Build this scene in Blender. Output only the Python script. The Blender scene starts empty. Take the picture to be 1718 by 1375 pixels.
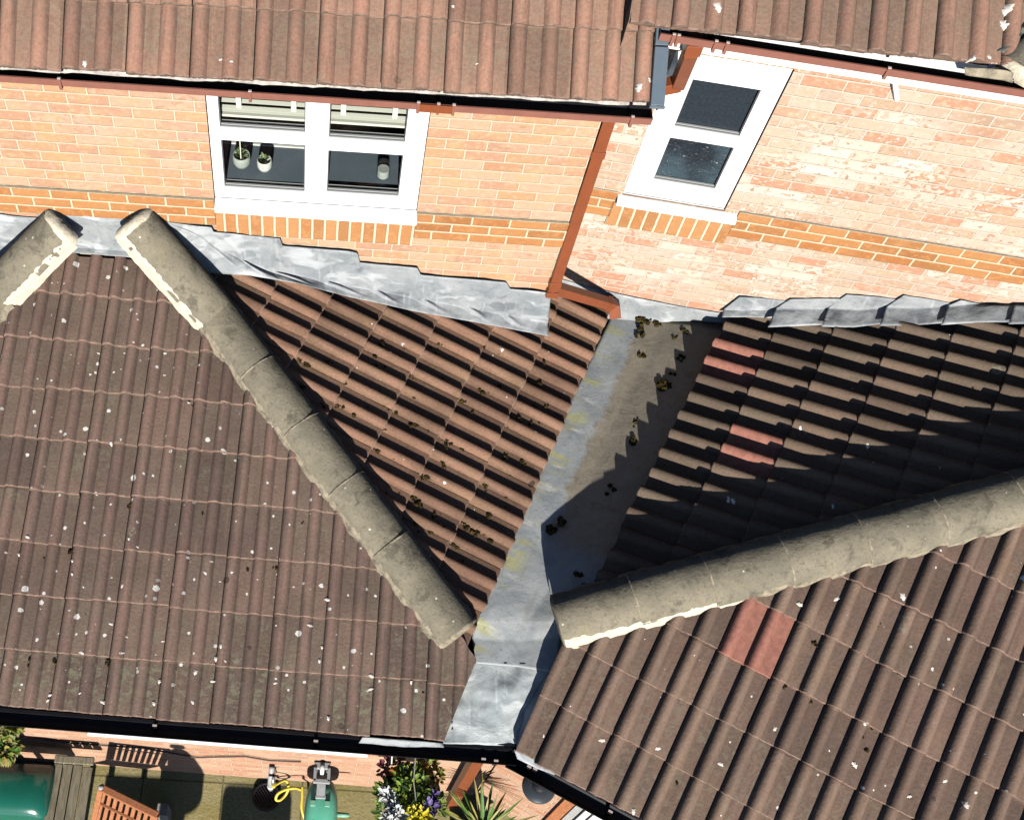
import bpy, bmesh, math, random
from mathutils import Vector, Matrix, noise
random.seed(7)
R = math.radians
SC = bpy.context.scene
COL = SC.collection
V = Vector

# ------------------------------------------------------------------ camera, sky, sun
PW, PH = 1718.0, 1375.0
CF, CPX, CPY = 1885.01, 584.231, 701.945
CC = V((-1.29134, -4.38637, 5.03704))
CR = V((0.9979558, 0.04870296, 0.04137935))
CU = V((-0.06294319, 0.86112233, 0.50448636))
CW = V((0.0110627, 0.50605963, -0.86242754))
cd = bpy.data.cameras.new('camera')
cam = bpy.data.objects.new('camera', cd)
COL.objects.link(cam)
cd.sensor_fit = 'HORIZONTAL'
cd.sensor_width = 36
cd.lens = CF / PW * 36
cd.shift_x = (PW / 2 - CPX) / PW
cd.shift_y = (CPY - PH / 2) / PW
cd.clip_end = 500
m = Matrix((CR, CU, -CW)).transposed().to_4x4()
m.translation = CC
cam.matrix_world = m
SC.camera = cam

SUN_EL, SUN_AZ = 22.0, -90.0
w = bpy.data.worlds.new('World')
SC.world = w
w.use_nodes = True
nt = w.node_tree
sky = nt.nodes.new('ShaderNodeTexSky')
sky.sky_type = 'NISHITA'
sky.sun_disc = False
sky.sun_elevation = R(SUN_EL)
sky.sun_rotation = R(90 - SUN_AZ)
sky.air_density = 0.4
sky.dust_density = 0.15
bg = nt.nodes['Background']
bg.inputs['Strength'].default_value = 0.10
nt.links.new(sky.outputs[0], bg.inputs[0])
sd = bpy.data.lights.new('sun', 'SUN')
sd.energy = 5.0
sd.angle = R(0.5)
sd.color = (1.0, 0.955, 0.89)
so = bpy.data.objects.new('sun', sd)
COL.objects.link(so)
sdir = V((math.cos(R(SUN_EL)) * math.cos(R(SUN_AZ)), math.cos(R(SUN_EL)) * math.sin(R(SUN_AZ)), math.sin(R(SUN_EL))))
so.rotation_euler = sdir.to_track_quat('Z', 'Y').to_euler()
so.location = sdir * 30
SC.view_settings.view_transform = 'Standard'
SC.view_settings.look = 'None'
SC.view_settings.exposure = 0.54
SC.cycles.diffuse_bounces = 0      # the photograph's deep, sky-lit shadows

# ------------------------------------------------------------------ survey helpers
def ray(x, y):
    return CW + CR * ((x - CPX) / CF) - CU * ((y - CPY) / CF)

def at(x, y, n, c):
    """where the line of sight of a surveyed photo point meets the plane n.P = c"""
    d = ray(x, y)
    return CC + d * ((c - n.dot(CC)) / n.dot(d))

def atz(x, y, z):
    return at(x, y, V((0, 0, 1)), z)

def aty(x, y, yy):
    return at(x, y, V((0, 1, 0)), yy)

class Plane:
    """a roof slope: az = heading of its tile courses, pitch, z at origin; s rescales it away from the survey point"""
    def __init__(s, az, pitch, d, sc=1.0, u0=0.0, g=0.31):
        s.az, s.pi = R(az), R(pitch)
        s.e1 = V((math.cos(s.az), math.sin(s.az), 0))
        s.eh = V((-math.sin(s.az), math.cos(s.az), 0))
        t = math.tan(s.pi)
        s.n = V((-t * s.eh.x, -t * s.eh.y, 1.0))
        m0 = s.n.dot(CC)
        s.c = m0 + sc * (d - m0)
        uc = s.eh.dot(CC)
        s.u0 = uc + sc * (u0 - uc)
        s.g = g * sc
        s.w = 0.15 * sc
        s.e2 = (s.eh * math.cos(s.pi) + V((0, 0, math.sin(s.pi))))
        s.nn = s.e1.cross(s.e2)
        s.org = s.eh * s.u0 + V((0, 0, s.c + t * s.u0))
        s.M = Matrix((s.e1, s.e2, s.nn)).transposed().to_4x4()
        s.M.translation = s.org
        s.Mi = s.M.inverted()
    def at(s, x, y, off=0.0):
        return at(x, y, s.n, s.c + off / math.cos(s.pi))
    def loc(s, P):
        return s.Mi @ P
    def z(s, x, y):
        return s.c - s.n.x * x - s.n.y * y

def meet(a, b, z):
    """point at height z on the line where two slopes meet"""
    A = Matrix((a.n, b.n, V((0, 0, 1))))
    return A.inverted() @ V((a.c, b.c, z))

PA = Plane(-1.03, 14.38, -0.579, 1.0, -2.739, 0.3097)      # left front slope
PAR = Plane(68.0, 12.12, -1.063, 1.0, 0.912 - 0.331 * 4, 0.3385)  # left slope falling to the valley
PBL = Plane(-117.44, 18.97, -1.025, 1.058, 1.370, 0.311)    # right slope falling to the valley
PBF = Plane(-25.57, 21.70, -0.001, 1.04, -2.337, 0.324)    # right front slope
PUL = Plane(0.73, 35.65, 1.469, 1.0, -0.323, 0.324)        # upper left roof
PUR = Plane(-4.5, 29.62, 1.610, 1.0, -0.128, 0.310)        # upper right roof

# ------------------------------------------------------------------ mesh helpers
class MB:
    def __init__(s):
        s.v, s.f, s.mi = [], [], []
    def add(s, vs, fs, mi=0):
        b = len(s.v)
        s.v += [tuple(p) for p in vs]
        for f in fs:
            s.f.append(tuple(b + i for i in f))
            s.mi.append(mi)
        return s
    def box(s, x0, x1, y0, y1, z0, z1, mi=0, M=None):
        vs = [V((x, y, z)) for z in (z0, z1) for y in (y0, y1) for x in (x0, x1)]
        if M: vs = [M @ p for p in vs]
        return s.add(vs, [(0, 2, 3, 1), (4, 5, 7, 6), (0, 1, 5, 4), (2, 6, 7, 3), (0, 4, 6, 2), (1, 3, 7, 5)], mi)
    def bar(s, a, b, wd, ht, up=V((0, 0, 1)), mi=0):
        d = (b - a).normalized()
        side = d.cross(up).normalized()
        u = side.cross(d)
        vs = []
        for p in (a, b):
            for i, j in ((-1, -1), (1, -1), (1, 1), (-1, 1)):
                vs.append(p + side * (i * wd / 2) + u * (j * ht / 2))
        return s.add(vs, [(3, 2, 1, 0), (4, 5, 6, 7), (0, 1, 5, 4), (1, 2, 6, 5), (2, 3, 7, 6), (3, 0, 4, 7)], mi)
    def tube(s, pts, rad, n=10, mi=0, cap=True):
        rings = []
        up = V((0, 0, 1))
        for i, p in enumerate(pts):
            a = pts[max(i - 1, 0)]
            b = pts[min(i + 1, len(pts) - 1)]
            d = (b - a).normalized()
            if abs(d.dot(up)) > 0.95: up = V((1, 0, 0))
            sd_ = d.cross(up).normalized()
            u = sd_.cross(d)
            r = rad[i] if isinstance(rad, (list, tuple)) else rad
            rings.append([p + sd_ * (r * math.cos(2 * math.pi * k / n)) + u * (r * math.sin(2 * math.pi * k / n)) for k in range(n)])
        vs = [q for rg in rings for q in rg]
        fs = [(i * n + k, i * n + (k + 1) % n, (i + 1) * n + (k + 1) % n, (i + 1) * n + k) for i in range(len(pts) - 1) for k in range(n)]
        if cap:
            fs += [tuple(range(n))[::-1], tuple((len(pts) - 1) * n + k for k in range(n))]
        return s.add(vs, fs, mi)
    def lathe(s, prof, M=None, n=24, mi=0):
        M = M or Matrix()
        vs = [M @ V((r * math.cos(2 * math.pi * k / n), r * math.sin(2 * math.pi * k / n), z)) for r, z in prof for k in range(n)]
        fs = [(i * n + k, i * n + (k + 1) % n, (i + 1) * n + (k + 1) % n, (i + 1) * n + k) for i in range(len(prof) - 1) for k in range(n)]
        return s.add(vs, fs, mi)
    def grid(s, rows, mi=0):
        n = len(rows[0])
        return s.add([p for r in rows for p in r], [(i * n + k, i * n + k + 1, (i + 1) * n + k + 1, (i + 1) * n + k) for i in range(len(rows) - 1) for k in range(n - 1)], mi)
    def build(s, name, mats, parent=None, M=None, smooth=False, bevel=0.0, solid=0.0, fix=True):
        me = bpy.data.meshes.new(name)
        me.from_pydata(s.v, [], s.f)
        if not isinstance(mats, (list, tuple)): mats = [mats]
        for mt in mats: me.materials.append(mt)
        me.polygons.foreach_set('material_index', s.mi)
        if fix:
            b = bmesh.new(); b.from_mesh(me)
            bmesh.ops.recalc_face_normals(b, faces=b.faces)
            b.to_mesh(me); b.free()
        if smooth: me.shade_smooth()
        return link(name, me, parent, M, bevel, solid)

def link(name, me, parent=None, M=None, bevel=0.0, solid=0.0):
    o = bpy.data.objects.new(name, me)
    COL.objects.link(o)
    if parent:
        o.parent = parent
        o.matrix_parent_inverse = WORLD[parent.name].inverted()
    if M: o.matrix_basis = M
    WORLD[o.name] = M.copy() if M else Matrix()
    if bevel:
        md = o.modifiers.new('bevel', 'BEVEL'); md.width = bevel; md.segments = 2; md.limit_method = 'ANGLE'; md.angle_limit = R(40)
    if solid:
        md = o.modifiers.new('solid', 'SOLIDIFY'); md.thickness = solid; md.offset = -1
    return o

WORLD = {}
def tag(o, label, cat, group=None, kind=None):
    if label: o['label'] = label
    if cat: o['category'] = cat
    if group: o['group'] = group
    if kind: o['kind'] = kind
    return o

def thing(name, label, cat, loc, group=None):
    o = bpy.data.objects.new(name, None)
    COL.objects.link(o)
    o.location = loc
    o.empty_display_size = 0.1
    WORLD[o.name] = Matrix.Translation(loc)
    return tag(o, label, cat, group)

def nz(p, s=1.0, seed=0.0):
    return noise.noise(V((p[0] * s + seed, p[1] * s - seed, p[2] * s + 3.1 * seed)))

def lerp(a, b, t):
    return a + (b - a) * t

def poly_at(pts, t):
    """point at fraction t along a polyline"""
    L = [(pts[i + 1] - pts[i]).length for i in range(len(pts) - 1)]
    d = t * sum(L)
    for i, l in enumerate(L):
        if d <= l or i == len(L) - 1:
            return pts[i].lerp(pts[i + 1], min(max(d / l, 0), 1))
        d -= l

# ------------------------------------------------------------------ material helpers
class X:
    """tiny expression builder for shader math"""
    t = None
    def __init__(s, sock): s.s = sock
    @staticmethod
    def m(op, *a):
        n = X.t.nodes.new('ShaderNodeMath'); n.operation = op
        for i, q in enumerate(a):
            if isinstance(q, X): X.t.links.new(q.s, n.inputs[i])
            else: n.inputs[i].default_value = q
        return X(n.outputs[0])
    def __add__(s, o): return X.m('ADD', s, o)
    def __sub__(s, o): return X.m('SUBTRACT', s, o)
    def __rsub__(s, o): return X.m('SUBTRACT', o, s)
    def __mul__(s, o): return X.m('MULTIPLY', s, o)
    def __truediv__(s, o): return X.m('DIVIDE', s, o)
    __radd__ = __add__
    __rmul__ = __mul__

def fl(a): return X.m('FLOOR', a)
def fr(a): return X.m('FRACT', a)
def gt(a, b): return X.m('GREATER_THAN', a, b)
def lt(a, b): return X.m('LESS_THAN', a, b)
def mn(a, b): return X.m('MINIMUM', a, b)
def mx(a, b): return X.m('MAXIMUM', a, b)
def ab(a): return X.m('ABSOLUTE', a)
def sstep(a, lo, hi):
    n = X.t.nodes.new('ShaderNodeMapRange'); n.interpolation_type = 'SMOOTHSTEP'
    X.t.links.new(a.s, n.inputs[0]); n.inputs[1].default_value = lo; n.inputs[2].default_value = hi
    return X(n.outputs[0])

def coords():
    n = X.t.nodes.new('ShaderNodeTexCoord')
    s = X.t.nodes.new('ShaderNodeSeparateXYZ')
    X.t.links.new(n.outputs['Object'], s.inputs[0])
    return X(n.outputs['Object']), X(s.outputs[0]), X(s.outputs[1]), X(s.outputs[2])

def comb(x, y, z=0.0):
    n = X.t.nodes.new('ShaderNodeCombineXYZ')
    for i, q in enumerate((x, y, z)):
        if isinstance(q, X): X.t.links.new(q.s, n.inputs[i])
        else: n.inputs[i].default_value = q
    return X(n.outputs[0])

def nois(vec, scale, detail=4, rough=0.6, dist=0.0):
    n = X.t.nodes.new('ShaderNodeTexNoise')
    X.t.links.new(vec.s, n.inputs['Vector'])
    n.inputs['Scale'].default_value = scale; n.inputs['Detail'].default_value = detail
    n.inputs['Roughness'].default_value = rough; n.inputs['Distortion'].default_value = dist
    return X(n.outputs['Fac'])

def white(vec):
    n = X.t.nodes.new('ShaderNodeTexWhiteNoise'); n.noise_dimensions = '3D'
    X.t.links.new(vec.s, n.inputs['Vector'])
    return X(n.outputs['Value'])

def voro(vec, scale, rnd=1.0):
    n = X.t.nodes.new('ShaderNodeTexVoronoi')
    X.t.links.new(vec.s, n.inputs['Vector']); n.inputs['Scale'].default_value = scale
    n.inputs['Randomness'].default_value = rnd
    s = X.t.nodes.new('ShaderNodeSeparateColor'); X.t.links.new(n.outputs['Color'], s.inputs[0])
    return X(n.outputs['Distance']), X(s.outputs[0]), X(s.outputs[1])

def scl(vec, k):
    n = X.t.nodes.new('ShaderNodeVectorMath'); n.operation = 'MULTIPLY'
    X.t.links.new(vec.s, n.inputs[0]); n.inputs[1].default_value = k
    return X(n.outputs[0])

def warp(vec, scale, amt):
    n = X.t.nodes.new('ShaderNodeTexNoise'); X.t.links.new(vec.s, n.inputs['Vector']); n.inputs['Scale'].default_value = scale
    a = X.t.nodes.new('ShaderNodeVectorMath'); a.operation = 'MULTIPLY_ADD'
    X.t.links.new(n.outputs['Color'], a.inputs[0]); a.inputs[1].default_value = (amt,) * 3
    X.t.links.new(vec.s, a.inputs[2])
    return X(a.outputs[0])

def mix(fac, a, b):
    n = X.t.nodes.new('ShaderNodeMix'); n.data_type = 'RGBA'
    for sock, q in ((n.inputs[0], fac), (n.inputs[6], a), (n.inputs[7], b)):
        if isinstance(q, X): X.t.links.new(q.s, sock)
        elif isinstance(q, (tuple, list)): sock.default_value = (*q, 1)
        else: sock.default_value = q
    return X(n.outputs[2])

def mat(name, fn=None, col=(0.5, 0.5, 0.5), rough=0.8, metal=0.0, spec=0.3, **kw):
    mt = bpy.data.materials.new(name); mt.use_nodes = True
    X.t = mt.node_tree
    b = X.t.nodes['Principled BSDF']
    b.inputs['Base Color'].default_value = (*col, 1)
    b.inputs['Roughness'].default_value = rough
    b.inputs['Metallic'].default_value = metal
    b.inputs['Specular IOR Level'].default_value = spec
    for k, q in kw.items(): b.inputs[k.replace('_', ' ')].default_value = q
    if fn:
        r = fn()
        for k, q in r.items():
            if k == 'bump':
                h, st, di = q
                n = X.t.nodes.new('ShaderNodeBump'); n.inputs['Strength'].default_value = st; n.inputs['Distance'].default_value = di
                X.t.links.new(h.s, n.inputs['Height']); X.t.links.new(n.outputs[0], b.inputs['Normal'])
            else:
                X.t.links.new(q.s, b.inputs[k])
    return mt

def srgb(r, g, b):
    f = lambda c: (c / 255 / 12.92) if c / 255 <= 0.04045 else ((c / 255 + 0.055) / 1.055) ** 2.4
    return (f(r), f(g), f(b))

def tile_mat(name, pan, roll, gap, wd, g, lichen=0.3, dirt=0.5, hi=None, blotch=0.0):
    def fn():
        O, x, y, z = coords()
        tid = comb(fl(x / (2 * wd)), fl(y / g + 0.02), 7.0)
        rnd = white(tid)
        rnd2 = white(comb(fl(x / (2 * wd)) + 31.0, fl(y / g + 0.02), 2.0))
        n1 = nois(O, 9, 5, 0.65)
        n2 = nois(O, 60, 3, 0.7)
        n3 = nois(O, 2.2, 3, 0.55)
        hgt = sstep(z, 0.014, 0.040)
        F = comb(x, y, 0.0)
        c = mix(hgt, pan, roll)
        c = mix(sstep(n1, 0.35, 0.7) * 0.55, c, gap)
        c = mix(sstep(rnd, 0.40, 1.0) * 0.5, c, (pan[0] * 1.5, pan[1] * 1.35, pan[2] * 1.3))
        c = mix(sstep(rnd2, 0.50, 1.0) * 0.5, c, (pan[0] * 0.55, pan[1] * 0.55, pan[2] * 0.58))
        c = mix(sstep(n3, 0.45, 0.75) * dirt, c, (pan[0] * 0.62, pan[1] * 0.64, pan[2] * 0.62))
        st_ = nois(comb(x * 13.0, y * 1.1, fl(x / (2 * wd)) * 3.7), 2.0, 4, 0.65)
        c = mix(sstep(st_, 0.50, 0.72) * 0.45, c, (pan[0] * 0.60, pan[1] * 0.60, pan[2] * 0.62))
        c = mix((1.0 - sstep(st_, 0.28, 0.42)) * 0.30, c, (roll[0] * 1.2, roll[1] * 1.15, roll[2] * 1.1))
        grain = X.m('MULTIPLY_ADD', n2, 0.85, 0.58)
        bc = X.t.nodes.new('ShaderNodeVectorMath'); bc.operation = 'SCALE'
        X.t.links.new(c.s, bc.inputs[0]); X.t.links.new(grain.s, bc.inputs['Scale'])
        c = X(bc.outputs[0])
        # grey-green lichen mottling in the pans
        wv = warp(O, 30, 0.03)
        lm = sstep(nois(wv, 26, 5, 0.75), 0.48, 0.60) * (1.0 - hgt * 0.8) * mx(sstep(nois(O, 3.1, 2), 0.50, 0.66) * 0.7, 1.0 - sstep(y, 0.22, 0.62))
        c = mix(lm * blotch, c, (0.20, 0.185, 0.125))
        # white crusts: scattered discs of uneven size
        d1, r1, q1 = voro(warp(warp(F, 40, 0.016), 130, 0.010), 9.5)
        s1 = lt(d1, (r1 - (1.0 - lichen)) * 0.34)
        d2, r2, q2 = voro(warp(warp(F, 70, 0.010), 180, 0.006), 19.0)
        s2 = lt(d2, (r2 - (1.0 - lichen * 0.75)) * 0.55)
        sp = mx(s1, s2)
        clus = sstep(nois(F, 1.7, 2, 0.5), 0.30, 0.55)
        c = mix(mx(s1, s2 * clus), c, (0.72, 0.69, 0.63))
        d4, r4, q4 = voro(warp(warp(F, 20, 0.03), 90, 0.014), 4.2)
        c = mix(lt(d4, (r4 - 0.70) * 0.6) * sstep(n2, 0.45, 0.60) * 0.6, c, (0.26, 0.24, 0.17))
        d3, r3, q3 = voro(warp(F, 60, 0.014), 5.5)
        s3 = lt(d3, (r3 - 0.72) * 0.45)
        c = mix(s3 * dirt, c, (0.012, 0.011, 0.010))
        return {'Base Color': c, 'bump': (n2 + n1 * 0.5, 0.5, 0.006)}
    return mat(name, fn, rough=0.9, spec=0.15)

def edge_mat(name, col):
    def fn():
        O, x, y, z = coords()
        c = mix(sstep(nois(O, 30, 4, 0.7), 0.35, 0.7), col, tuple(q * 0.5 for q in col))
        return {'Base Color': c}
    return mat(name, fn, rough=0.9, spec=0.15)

def brick_mat(name, cols, mortar, bloom=0.0, bw=0.225, rh=0.075, mw=0.0105, rot=False, bondshift=0.5, white_col=(0.62, 0.56, 0.5), rings=0.0):
    def fn():
        O, x, y, z = coords()
        Ow = warp(O, 12, 0.006)
        s = X.t.nodes.new('ShaderNodeSeparateXYZ'); X.t.links.new(Ow.s, s.inputs[0])
        xx, zz = X(s.outputs[0]), X(s.outputs[2])
        if rot: xx, zz = zz, xx
        row = fl(zz / rh + 0.0003)
        xo = xx / bw + bondshift * (row - fl(row / 2.0) * 2.0)
        coln = fl(xo)
        u, v = fr(xo), fr(zz / rh + 0.0003)
        du = mn(u, 1.0 - u) * bw
        dv = mn(v, 1.0 - v) * rh
        dd = mn(du, dv)
        mask = sstep(dd, mw * 0.38, mw * 0.62)
        rid = comb(coln, row, 3.0)
        r1 = white(rid)
        r2 = white(comb(coln, row, 11.0))
        r3 = white(comb(coln, row, 23.0))
        n1 = nois(O, 16, 4, 0.6)
        n2 = nois(O, 90, 3, 0.7)
        c = mix(sstep(r1, 0.0, 1.0), cols[0], cols[1])
        c = mix(gt(r2, 0.72), c, cols[2])
        c = mix(gt(r3, 0.80) * 0.45, c, tuple(q * 0.68 for q in cols[0]))
        n4 = nois(comb(x * 0.45, y, z), 11, 3, 0.6)
        c = mix(sstep(n4, 0.45, 0.72) * 0.7, c, cols[3])
        c = mix(sstep(n2, 0.5, 0.8) * 0.45, c, tuple(q * 0.6 for q in cols[0]))
        c = mix(sstep(nois(comb(x * 0.8, y, z), 34, 3, 0.6), 0.50, 0.66) * 0.5, c, tuple(q * 1.22 for q in cols[1]))
        if bloom > 0:
            # salt bloom creeping over single bricks
            big = sstep(nois(O, 1.3, 2, 0.5), 0.30, 0.62)
            bn = nois(comb(x * 0.8, y, z * 1.3), 27, 2, 0.5, 0.3)
            ed = sstep(bn + r3 * 0.36 - 0.18, 0.50, 0.545)
            c = mix(ed * big * bloom * (0.45 + r1 * 0.55), c, white_col)
            rg = ab(bn + r3 * 0.36 - 0.18 - 0.49)
            c = mix((1.0 - sstep(rg, 0.010, 0.034)) * rings * big, c, (0.27, 0.185, 0.13))
        cm = mix(sstep(n2, 0.3, 0.8), mortar, tuple(q * 0.8 for q in mortar))
        c = mix(mask, cm, c)
        h = mask * 0.8 + n2 * 0.18 + n1 * 0.25
        return {'Base Color': c, 'bump': (h, 0.8, 0.010)}
    return mat(name, fn, rough=0.9, spec=0.15)

def lead_mat(name, base, pale, dark, stain=None, stain_amt=0.0):
    def fn():
        O, x, y, z = coords()
        n1 = nois(warp(O, 3, 0.15), 3.5, 5, 0.62, 0.6)
        n2 = nois(O, 22, 5, 0.7)
        n3 = nois(O, 120, 2, 0.6)
        c = mix(sstep(n1, 0.32, 0.68), base, pale)
        c = mix(sstep(n2, 0.52, 0.75) * 0.55, c, dark)
        c = mix(sstep(n3, 0.55, 0.8) * 0.25, c, pale)
        n4 = nois(warp(comb(x * 3.2 + z * 2.4, y * 3.0, z * 6.0 - x * 1.4), 1.2, 0.9), 1.1, 3, 0.55)
        c = mix(sstep(n4, 0.54, 0.66) * 0.75, c, tuple(q * 1.45 for q in pale))
        c = mix((1.0 - sstep(n4, 0.33, 0.42)) * 0.6, c, dark)
        n5 = nois(comb(x * 30.0, y * 4.0, z * 3.0), 1.0, 3, 0.6)
        c = mix(sstep(n5, 0.58, 0.72) * 0.5, c, tuple(q * 1.3 for q in pale))
        return {'Base Color': c, 'Roughness': X.m('MULTIPLY_ADD', n2, 0.3, 0.42), 'bump': (n1 + n2 * 0.15 + n4 * 1.1, 0.5, 0.03)}
    return mat(name, fn, rough=0.55, spec=0.4, metal=0.0)

def noisy(name, a, b, scale=20, rough=0.6, lo=0.35, hi=0.7, bump=0.0, spec=0.3, metal=0.0, stretch=None, **kw):
    def fn():
        O, x, y, z = coords()
        vv = scl(O, stretch) if stretch else O
        n = nois(vv, scale, 5, 0.65)
        r = {'Base Color': mix(sstep(n, lo, hi), a, b)}
        if bump: r['bump'] = (n, bump, 0.01)
        return r
    return mat(name, fn, rough=rough, spec=spec, metal=metal, **kw)

M = {}
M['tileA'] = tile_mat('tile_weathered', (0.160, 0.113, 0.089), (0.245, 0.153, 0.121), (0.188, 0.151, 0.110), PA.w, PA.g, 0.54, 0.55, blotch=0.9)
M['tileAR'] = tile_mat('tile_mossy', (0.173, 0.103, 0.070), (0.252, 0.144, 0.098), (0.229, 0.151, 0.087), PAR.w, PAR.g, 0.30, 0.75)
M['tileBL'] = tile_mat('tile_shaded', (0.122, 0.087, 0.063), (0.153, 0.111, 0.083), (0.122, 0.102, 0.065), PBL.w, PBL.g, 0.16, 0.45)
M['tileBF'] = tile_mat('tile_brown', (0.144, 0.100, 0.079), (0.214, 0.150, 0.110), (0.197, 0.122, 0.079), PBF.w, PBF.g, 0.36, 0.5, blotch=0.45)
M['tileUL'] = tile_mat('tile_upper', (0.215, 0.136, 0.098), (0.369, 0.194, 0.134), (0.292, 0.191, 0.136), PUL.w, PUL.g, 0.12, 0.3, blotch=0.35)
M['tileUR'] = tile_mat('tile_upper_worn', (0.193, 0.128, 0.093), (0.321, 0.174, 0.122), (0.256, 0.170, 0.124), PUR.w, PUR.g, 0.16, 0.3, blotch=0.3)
M['tile_red'] = noisy('tile_new_red', (0.34, 0.150, 0.108), (0.245, 0.108, 0.080), 26, 0.9, spec=0.15, bump=0.3)
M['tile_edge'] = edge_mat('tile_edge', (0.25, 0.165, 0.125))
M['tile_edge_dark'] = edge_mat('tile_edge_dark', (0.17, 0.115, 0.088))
M['felt'] = noisy('roofing_felt', (0.03, 0.026, 0.023), (0.05, 0.045, 0.04), 30, 0.95)
M['brickL'] = brick_mat('brick_orange', [(0.46, 0.245, 0.130), (0.48, 0.305, 0.205), (0.41, 0.230, 0.145), (0.50, 0.315, 0.145)], (0.55, 0.46, 0.325), 0.35, white_col=(0.55, 0.41, 0.34), rings=0.35)
M['brickR'] = brick_mat('brick_bleached', [(0.42, 0.285, 0.195), (0.50, 0.380, 0.290), (0.46, 0.225, 0.14), (0.44, 0.325, 0.20)], (0.57, 0.47, 0.37), 0.85, white_col=(0.62, 0.54, 0.46), rings=0.75)
M['band'] = brick_mat('brick_band', [(0.37, 0.165, 0.062), (0.41, 0.195, 0.075), (0.35, 0.145, 0.052), (0.40, 0.20, 0.085)], (0.56, 0.48, 0.33), 0.0, mw=0.013)
M['soldier'] = brick_mat('brick_soldier', [(0.39, 0.18, 0.070), (0.42, 0.205, 0.085), (0.37, 0.165, 0.062), (0.41, 0.215, 0.095)], (0.60, 0.52, 0.37), 0.0, bw=0.30, rh=0.075, rot=True, bondshift=0.0, mw=0.015)
M['brick_low'] = brick_mat('brick_garden', [(0.42, 0.22, 0.14), (0.46, 0.28, 0.19), (0.40, 0.19, 0.12), (0.46, 0.30, 0.17)], (0.52, 0.40, 0.26), 0.3, white_col=(0.6, 0.46, 0.36))
M['white'] = mat('white_upvc', col=(0.86, 0.86, 0.85), rough=0.35, spec=0.4)
M['white_old'] = noisy('white_board', (0.80, 0.79, 0.76), (0.70, 0.68, 0.64), 12, 0.5)
M['gasket'] = mat('gasket', col=(0.10, 0.10, 0.105), rough=0.6)
M['bead'] = mat('glazing_bead', col=(0.42, 0.43, 0.42), rough=0.5)
M['brown'] = noisy('brown_plastic', (0.22, 0.062, 0.024), (0.19, 0.055, 0.023), 14, 0.42, spec=0.35)
M['brown_g'] = noisy('brown_gutter', (0.235, 0.100, 0.073), (0.205, 0.086, 0.063), 10, 0.45, spec=0.35)
M['black'] = noisy('black_plastic', (0.006, 0.006, 0.008), (0.010, 0.010, 0.013), 12, 0.5, spec=0.25)
M['grey_cap'] = noisy('grey_verge', (0.085, 0.115, 0.14), (0.10, 0.13, 0.155), 8, 0.5)
M['lead'] = lead_mat('lead_sheet', (0.20, 0.22, 0.23), (0.30, 0.315, 0.315), (0.105, 0.115, 0.125))
M['lead_new'] = lead_mat('lead_apron', (0.31, 0.345, 0.345), (0.42, 0.445, 0.435), (0.17, 0.185, 0.185))
M['mortar'] = noisy('mortar', (0.68, 0.60, 0.46), (0.50, 0.44, 0.33), 40, 0.95, bump=0.8)
M['mortar_old'] = noisy('mortar_aged', (0.33, 0.28, 0.20), (0.15, 0.13, 0.092), 22, 0.95, bump=1.0)
def ridge_fn():
    O, x, y, z = coords()
    n1 = nois(O, 5, 5, 0.65)
    n2 = nois(O, 45, 4, 0.7)
    c = mix(sstep(n1, 0.35, 0.68), (0.185, 0.165, 0.122), (0.245, 0.215, 0.155))
    c = mix(sstep(n2, 0.5, 0.72) * 0.6, c, (0.10, 0.092, 0.070))
    c = mix(sstep(nois(warp(O, 6, 0.1), 9, 4, 0.7), 0.52, 0.68) * 0.7, c, (0.085, 0.077, 0.058))
    c = mix(sstep(nois(O, 150, 3, 0.7), 0.55, 0.7) * 0.5, c, (0.06, 0.055, 0.042))
    c = mix(sstep(nois(warp(O, 4, 0.2), 4, 4, 0.7), 0.60, 0.72) * 0.5, c, (0.25, 0.22, 0.13))
    d, r, q = voro(warp(O, 60, 0.01), 20)
    c = mix(lt(d, (r - 0.66) * 0.42), c, (0.55, 0.52, 0.44))
    return {'Base Color': c, 'bump': (n2 + n1, 0.6, 0.008)}
M['ridge'] = mat('ridge_concrete', ridge_fn, rough=0.95, spec=0.1)
M['moss'] = noisy('moss', (0.022, 0.016, 0.008), (0.075, 0.055, 0.018), 70, 1.0, bump=1.0, spec=0.05)
M['room'] = mat('room_wall', col=(0.075, 0.062, 0.052), rough=0.9)
M['board'] = noisy('window_board', (0.13, 0.165, 0.20), (0.15, 0.185, 0.215), 5, 0.5)
M['cream'] = mat('blind_slat', col=(0.74, 0.73, 0.62), rough=0.6)

def glass_mat(const=None):
    mt = bpy.data.materials.new('window_glass' if const is None else 'jar_glass'); mt.use_nodes = True
    t = mt.node_tree; t.nodes.remove(t.nodes['Principled BSDF'])
    tr = t.nodes.new('ShaderNodeBsdfTransparent'); tr.inputs[0].default_value = (0.88, 0.91, 0.90, 1)
    gl = t.nodes.new('ShaderNodeBsdfGlossy'); gl.inputs['Roughness'].default_value = 0.02
    fz = t.nodes.new('ShaderNodeFresnel'); fz.inputs[0].default_value = 1.5
    mxn = t.nodes.new('ShaderNodeMixShader')
    if const is None: t.links.new(fz.outputs[0], mxn.inputs[0])
    else: mxn.inputs[0].default_value = const
    t.links.new(tr.outputs[0], mxn.inputs[1]); t.links.new(gl.outputs[0], mxn.inputs[2])
    t.links.new(mxn.outputs[0], t.nodes['Material Output'].inputs[0])
    return mt
M['glass'] = glass_mat()
M['jar_glass'] = glass_mat(0.10)
def obsc():
    O, x, y, z = coords()
    n = nois(O, 55, 3, 0.6, 0.5)
    c = mix(sstep(nois(O, 4, 3, 0.5), 0.4, 0.7), (0.012, 0.017, 0.024), (0.045, 0.07, 0.085))
    return {'Base Color': c, 'bump': (n, 1.0, 0.012)}
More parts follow.
